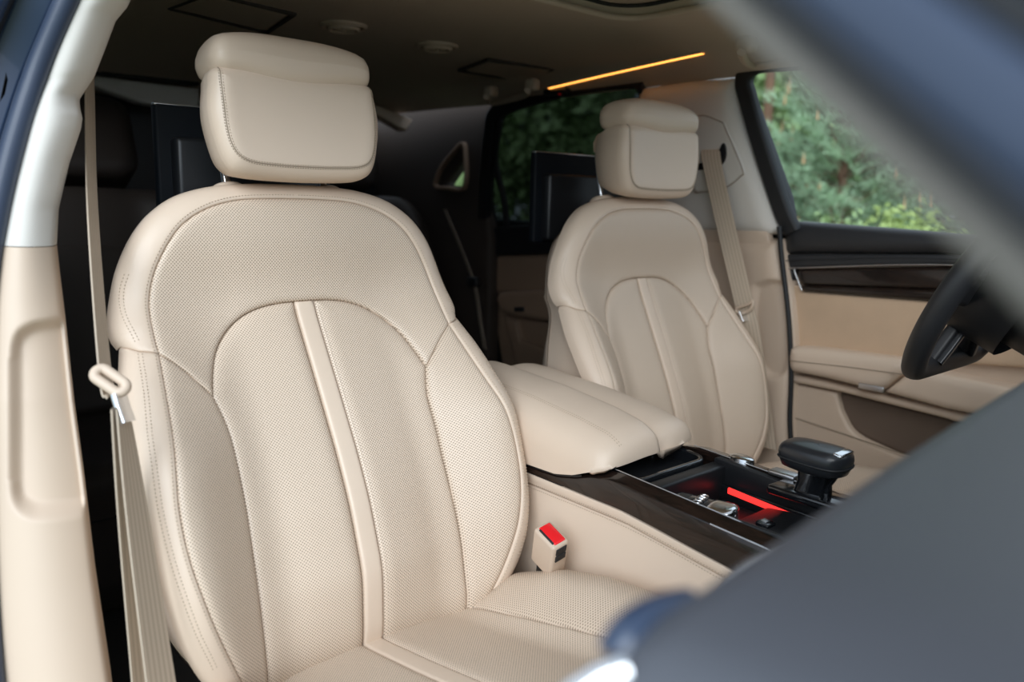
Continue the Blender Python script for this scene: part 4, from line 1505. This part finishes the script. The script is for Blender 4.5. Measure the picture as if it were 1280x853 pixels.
a, b = P3(687, 96.5, 2, 1.402), P3(879, 60.5, 2, 1.402)
lsx = thing('light_strip', 'glowing amber light line along the roof lining', 'light strip', tuple((a + b) / 2))
pp = np.array([a + (b - a) * t for t in np.linspace(0, 1, 12)])
pp[:, 2] = z_roof(pp[:, 0], pp[:, 1]) - .001
pp -= np.array(lsx.location)
sweep('glow_line', pp, rrect(-.004, -.003, .004, .003, .0015), 'amber_light', lsx)
sweep('strip_housing', pp + V(0, 0, .003), rrect(-.009, -.004, .009, .003, .002), 'headliner', lsx)

se = P3(697, 105, 2, 1.385)
sx = thing('roof_sensor', 'small black sensor with a red lamp beside the amber light line', 'sensor', (se[0], se[1], float(z_roof(se[0], se[1]))))
rbox('housing', (.03, .085, .016), (0, 0, -.003), .006, 'black_plastic', sx)
lathe('red_lamp', [(0, -.003), (.003, -.002), (.004, 0)], 'red_plastic', sx, loc=(-.006, -.015, -.011))

for px_, lab in (([(212, 14), (262, -4), (368, 22), (335, 44)], 'flat vanity mirror flap in the roof lining above the foreground headrest'), ([(574, 88), (610, 75), (692, 86), (655, 101)], 'flat vanity mirror flap in the roof lining beside the amber light')):
    q = np.array([P3(*p, 2, 1.402)[:2] for p in px_])
    c = q.mean(0)
    zc = float(z_roof(c[0], c[1]))
    vm = thing('vanity_flap', lab, 'mirror flap', (c[0], c[1], zc), group='roof mirror flaps')
    FV = Frame((0, 0, 0), (1, 0, 0), (0, 1, 0), (0, 0, -1))
    plate('flap', (q - c) * .9, FV, lambda x, y: .004 + 0 * x, 'headliner', vm, puff=(.008, .004), skirt=.006, grid=.02)
    sweep('frame', np.array([(p[0], p[1], -.001) for p in (q - c)]), circ(.005, 8), 'shaded_lining', vm, closed_path=True)

# grab handles
for pts, lab in (([(612, 116), (618, 124), (640, 120), (660, 114), (664, 108)], 'grab handle above the far rear door'), ([(932, 58), (937, 70), (950, 76), (985, 70), (1010, 62)], 'grab handle above the driver window')):
    q = np.array([P3(p[0], p[1], 2, 1.362) for p in pts])
    gh = thing('grab_handle', lab, 'grab handle', tuple(q.mean(0)), group='roof grab handles')
    q = q - q.mean(0)
    sweep('grip', spl(q + V(-.012, 0, -.012), 6), rrect(-.008, -.006, .008, .006, .005), 'headliner', gh, hint=(-1, 0, -1))
    for e in (0, -1):
        rbox('mount', (.03, .035, .03), tuple(q[e] + V(.004, 0, .004)), .009, 'headliner', gh)

# ------------------------------------------------------------------ rear seats (dim)
def rear_seat(xc, label):
    r = thing('rear_seat', label, 'car seat', (xc, .62, .22), group='rear seats')
    th = math.radians(24)
    Bv, Nv = V(0, math.sin(th), math.cos(th)), V(0, -math.cos(th), math.sin(th))
    fb = Frame((0, .50, .31), (1, 0, 0), Bv, Nv)
    out = np.vstack([spl([(.30, -.05), (.30, .25), (.285, .45), (.24, .545), (.15, .585), (0, .592)], 6)])
    out = np.vstack([out, mirx(out)[1:]])
    od = refine(out, .01)

    def hb(x, s):
        dd = seg_dist(np.stack([x, s], 1), od)
        q = 1 - np.clip(dd / .06, 0, 1)
        return .09 + .045 * ss((np.abs(x) - .12) / .12) - .05 * (1 - np.sqrt(np.clip(1 - q * q, 0, 1)))
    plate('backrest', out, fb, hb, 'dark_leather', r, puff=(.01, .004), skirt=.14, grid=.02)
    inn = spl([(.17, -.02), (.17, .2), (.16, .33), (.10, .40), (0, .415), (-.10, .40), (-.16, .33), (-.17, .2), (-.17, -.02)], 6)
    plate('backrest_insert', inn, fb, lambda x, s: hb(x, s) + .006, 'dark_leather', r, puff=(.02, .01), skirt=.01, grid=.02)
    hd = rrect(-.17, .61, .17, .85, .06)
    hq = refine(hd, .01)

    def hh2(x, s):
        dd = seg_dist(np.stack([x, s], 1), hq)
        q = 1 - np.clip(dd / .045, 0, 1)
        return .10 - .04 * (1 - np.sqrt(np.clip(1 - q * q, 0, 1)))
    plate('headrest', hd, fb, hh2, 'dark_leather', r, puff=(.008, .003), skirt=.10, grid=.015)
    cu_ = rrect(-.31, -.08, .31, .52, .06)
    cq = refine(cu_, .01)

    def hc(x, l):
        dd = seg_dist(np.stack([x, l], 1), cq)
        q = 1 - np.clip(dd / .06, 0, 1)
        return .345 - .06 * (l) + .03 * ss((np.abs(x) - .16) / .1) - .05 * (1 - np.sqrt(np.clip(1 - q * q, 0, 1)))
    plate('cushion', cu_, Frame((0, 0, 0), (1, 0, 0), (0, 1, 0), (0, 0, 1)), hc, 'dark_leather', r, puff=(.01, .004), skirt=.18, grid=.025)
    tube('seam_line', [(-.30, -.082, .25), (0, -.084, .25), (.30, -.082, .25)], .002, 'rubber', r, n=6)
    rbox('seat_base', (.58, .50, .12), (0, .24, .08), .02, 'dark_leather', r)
    return r


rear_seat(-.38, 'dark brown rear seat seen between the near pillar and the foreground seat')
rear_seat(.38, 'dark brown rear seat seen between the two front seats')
rbx = thing('rear_belt', 'rear seat belt hanging beside the far rear seat', 'seat belt', (.66, 1.0, .55))
q = np.array([P3(*p, 0, .66) for p in spl([(556, 262), (580, 320), (594, 360), (600, 400), (606, 436)], 6)])
ribbon('webbing', q - V(.66, 1.0, .55), V(-.5, -1, 0), .045, rbx)
rbox('tongue', (.02, .05, .03), tuple(P3(592, 352, 0, .65) - V(.66, 1.0, .55)), .006, 'black_plastic', rbx)
# ------------------------------------------------------------------ outside: grass and trees beyond the far side
gr = plate('grass_ground', [(-25, -20), (35, -20), (35, 40), (-25, 40)], Frame((0, 0, 0), (1, 0, 0), (0, 1, 0), (0, 0, 1)), 0, 'grass', puff=(.1, 0), skirt=0, grid=3.0)
tag(gr, 'grass around the car', 'grass', kind='stuff')


def needles(centres, dirs, n, ln, wd, spread, rng):
    """tufts of thin needles around twig ends"""
    C, D = np.repeat(centres, n, 0), np.repeat(dirs, n, 0)
    r = rng.normal(size=D.shape)
    d = D + r * spread
    d /= np.linalg.norm(d, axis=1)[:, None]
    s = np.cross(d, rng.normal(size=d.shape))
    s /= np.linalg.norm(s, axis=1)[:, None] + 1e-9
    L = ln * rng.uniform(.7, 1.2, (len(C), 1))
    base = C - D * ln * .5 * rng.uniform(0, 1, (len(C), 1))
    Vv = np.stack([base - s * wd, base + s * wd, base + d * L], 1).reshape(-1, 3)
    F = np.arange(len(Vv)).reshape(-1, 3)
    return Vv, F


def conifer(name, label, loc, h, r0, bark, green, seed, bare=.12, droop=.1, dens=1.0, nl=.13, shoots=False, group='conifers beyond the car', tr=None):
    rng = np.random.default_rng(seed)
    t = thing(name, label, 'tree', loc, group=group)
    n = 10
    ph = rng.uniform(0, 6)
    trunk = np.array([(.06 * h * .1 * math.sin(ph + 2 * q), .05 * h * .1 * math.cos(ph + 3 * q), h * q) for q in np.linspace(0, .97, n)])
    tube('trunk', trunk, tr or .017 * h + .03, bark, t, n=8, scale=list(np.linspace(1, .12, n)), hint=(0, 1, 0))
    bv, bf, cs_, ds_, sh = [], [], [], [], []
    z = bare * h
    while z < h * .985:
        q = z / h
        k = int(rng.integers(5, 8))
        L = r0 * (1 - q) ** .75 + .12
        for i in range(k):
            a = 2 * PI * (i + rng.uniform(-.3, .3)) / k + z * 3
            l = L * rng.uniform(.75, 1.1)
            up = .55 * q - droop
            d = nrm((math.cos(a), math.sin(a), up + rng.uniform(-.1, .15)))
            p0 = np.array([np.interp(z, trunk[:, 2], trunk[:, 0]), np.interp(z, trunk[:, 2], trunk[:, 1]), z])
            p1 = p0 + d * l
            b = len(bv)
            sd_ = nrm(np.cross(d, (0, 0, 1))) * .012
            uu = V(0, 0, .012)
            bv += [p0 - sd_, p0 + sd_, p0 + uu, p1]
            bf += [(b, b + 1, b + 3), (b + 1, b + 2, b + 3), (b + 2, b, b + 3)]
            m_ = max(3, int(l * 9 * dens))
            for j in range(m_):
                f_ = .25 + .75 * (j + rng.uniform(0, 1)) / m_
                side = nrm(np.cross(d, (0, 0, 1))) * rng.uniform(-1, 1) * .38 * l * (1.1 - f_)
                pos = p0 + d * l * f_ + side + V(0, 0, rng.uniform(-.04, .06))
                dd = nrm(d + nrm(side + 1e-6) * .5 + V(0, 0, .35))
                cs_.append(pos)
                ds_.append(dd)
                if shoots and f_ > .8 and rng.uniform() < .22:
                    sh.append(pos + dd * nl * .5)
        z += h * rng.uniform(.028, .045)
    bo = obj('branches', bv, bf, bark, t)
    bo['kind'] = 'stuff'
    Vv, F = needles(np.array(cs_), np.array(ds_), 12, nl, .0075, .55, rng)
    o = obj('needles', Vv, F, green, t, smooth=False)
    o['kind'] = 'stuff'
    if sh:
        Vs, Fs = [], []
        for p in sh:
            b = len(Vs)
            hgt = rng.uniform(.07, .15)
            for a in (0, 2.1, 4.2):
                Vs.append(p + V(.016 * math.cos(a), .016 * math.sin(a), 0))
            Vs.append(p + V(rng.uniform(-.01, .01), 0, hgt))
            Fs += [(b, b + 1, b + 3), (b + 1, b + 2, b + 3), (b + 2, b, b + 3)]
        so = obj('young_shoots', Vs, Fs, 'shoot', t)
        so['kind'] = 'stuff'
    return t


def leafy(name, label, loc, h, r0, green, seed, n=5200, trunk_h=.3, bark='bark_dark', lw=.05, group='broad trees beyond the car', cat='tree'):
    rng = np.random.default_rng(seed)
    t = thing(name, label, cat, loc, group=group)
    tube('trunk', [(0, 0, 0), (.05, 0, h * .3), (0, .05, h * .6), (0, 0, h * .9)], .02 * h + .02, bark, t, n=8, scale=[1, .8, .5, .15], hint=(0, 1, 0))
    cl = rng.normal(size=(40, 3))
    cl /= np.linalg.norm(cl, axis=1)[:, None]
    cl = cl * rng.uniform(.45, 1, (40, 1)) * V(r0, r0, h * (1 - trunk_h) * .5) + V(0, 0, h * (1 + trunk_h) * .5)
    idx = rng.integers(0, 40, n)
    c = cl[idx] + rng.normal(size=(n, 3)) * r0 * .16
    a = rng.normal(size=(n, 3))
    a /= np.linalg.norm(a, axis=1)[:, None]
    b = np.cross(a, rng.normal(size=(n, 3)))
    b /= np.linalg.norm(b, axis=1)[:, None]
    s = lw * rng.uniform(.6, 1.3, (n, 1))
    Vv = np.stack([c - a * s, c + b * s * .5, c + a * s, c - b * s * .5], 1).reshape(-1, 3)
    F = np.arange(len(Vv)).reshape(-1, 4)
    o = obj('foliage', Vv, F, green, t, smooth=False)
    o['kind'] = 'stuff'
    return t


def at(px, dist):
    d = ray(px, 290)
    p = CAM + d * dist / np.linalg.norm(d[:2])
    return (float(p[0]), float(p[1]), 0)


conifer('pine_tree', 'blue green young pine with pale upright shoots seen through the driver window', at(1045, 8.2), 2.9, 1.35, 'bark', 'needles_blue', 3, bare=.05, dens=1.9, shoots=True, droop=-.15)
conifer('pine_tree', 'smaller blue green pine at the rear edge of the driver window', at(990, 8.8), 1.75, .95, 'bark', 'needles_blue', 5, bare=.05, dens=1.8, shoots=True, droop=-.15)
conifer('spruce_tree', 'dark green spruce right of the shoot tipped pine in the driver window', at(1165, 8.6), 3.1, 1.4, 'bark_dark', 'needles_green', 8, bare=.04, dens=1.8, droop=.22, nl=.10)
conifer('spruce_tree', 'dark green spruce hidden farther right behind the steering wheel', at(1290, 9.5), 3.6, 1.5, 'bark_dark', 'needles_green', 11, bare=.04, dens=1.5, droop=.2, nl=.10)
conifer('tall_pine', 'tall pine with a bare reddish trunk at the rear edge of the driver window', at(955, 10.2), 10.5, 2.2, 'bark', 'needles_green', 13, bare=.38, dens=.8, nl=.22, tr=.075)
leafy('bush', 'low yellow green bush at the foot of the spruce', at(1140, 7.0), 1.02, .65, 'needles_yellow', 4, 5200, .05, lw=.035, group='bushes beyond the car', cat='bush')
leafy('bush', 'low green bush left of the yellow green one', at(1035, 7.3), .95, .6, 'leaf_green', 6, 4500, .05, lw=.035, group='bushes beyond the car', cat='bush')
for i, (px, ds, h, r, lab) in enumerate(((930, 15, 4.6, 2.2, 'leafy tree far behind the tall reddish pine trunk'), (1020, 14.5, 4.0, 2.0, 'leafy tree behind the shoot tipped pine'), (1110, 15.5, 4.4, 2.3, 'leafy tree behind the spruce in the driver window'),
                                        (1210, 15, 6.0, 2.2, 'leafy tree farthest right behind the window'), (770, 14, 5.8, 2.3, 'leafy tree seen darkly through the tinted window, nearer the driver seat'),
                                        (690, 14.5, 6.0, 2.4, 'leafy tree seen darkly through the middle of the tinted window'), (610, 15.5, 6.0, 2.5, 'leafy tree behind the edge of the tinted window'), (540, 15, 5.6, 2.4, 'leafy tree seen through the small quarter window'))):
    leafy('broad_tree', lab, at(px, ds), h, r, 'leaf_green', 20 + i, 5200, .0, lw=.11)
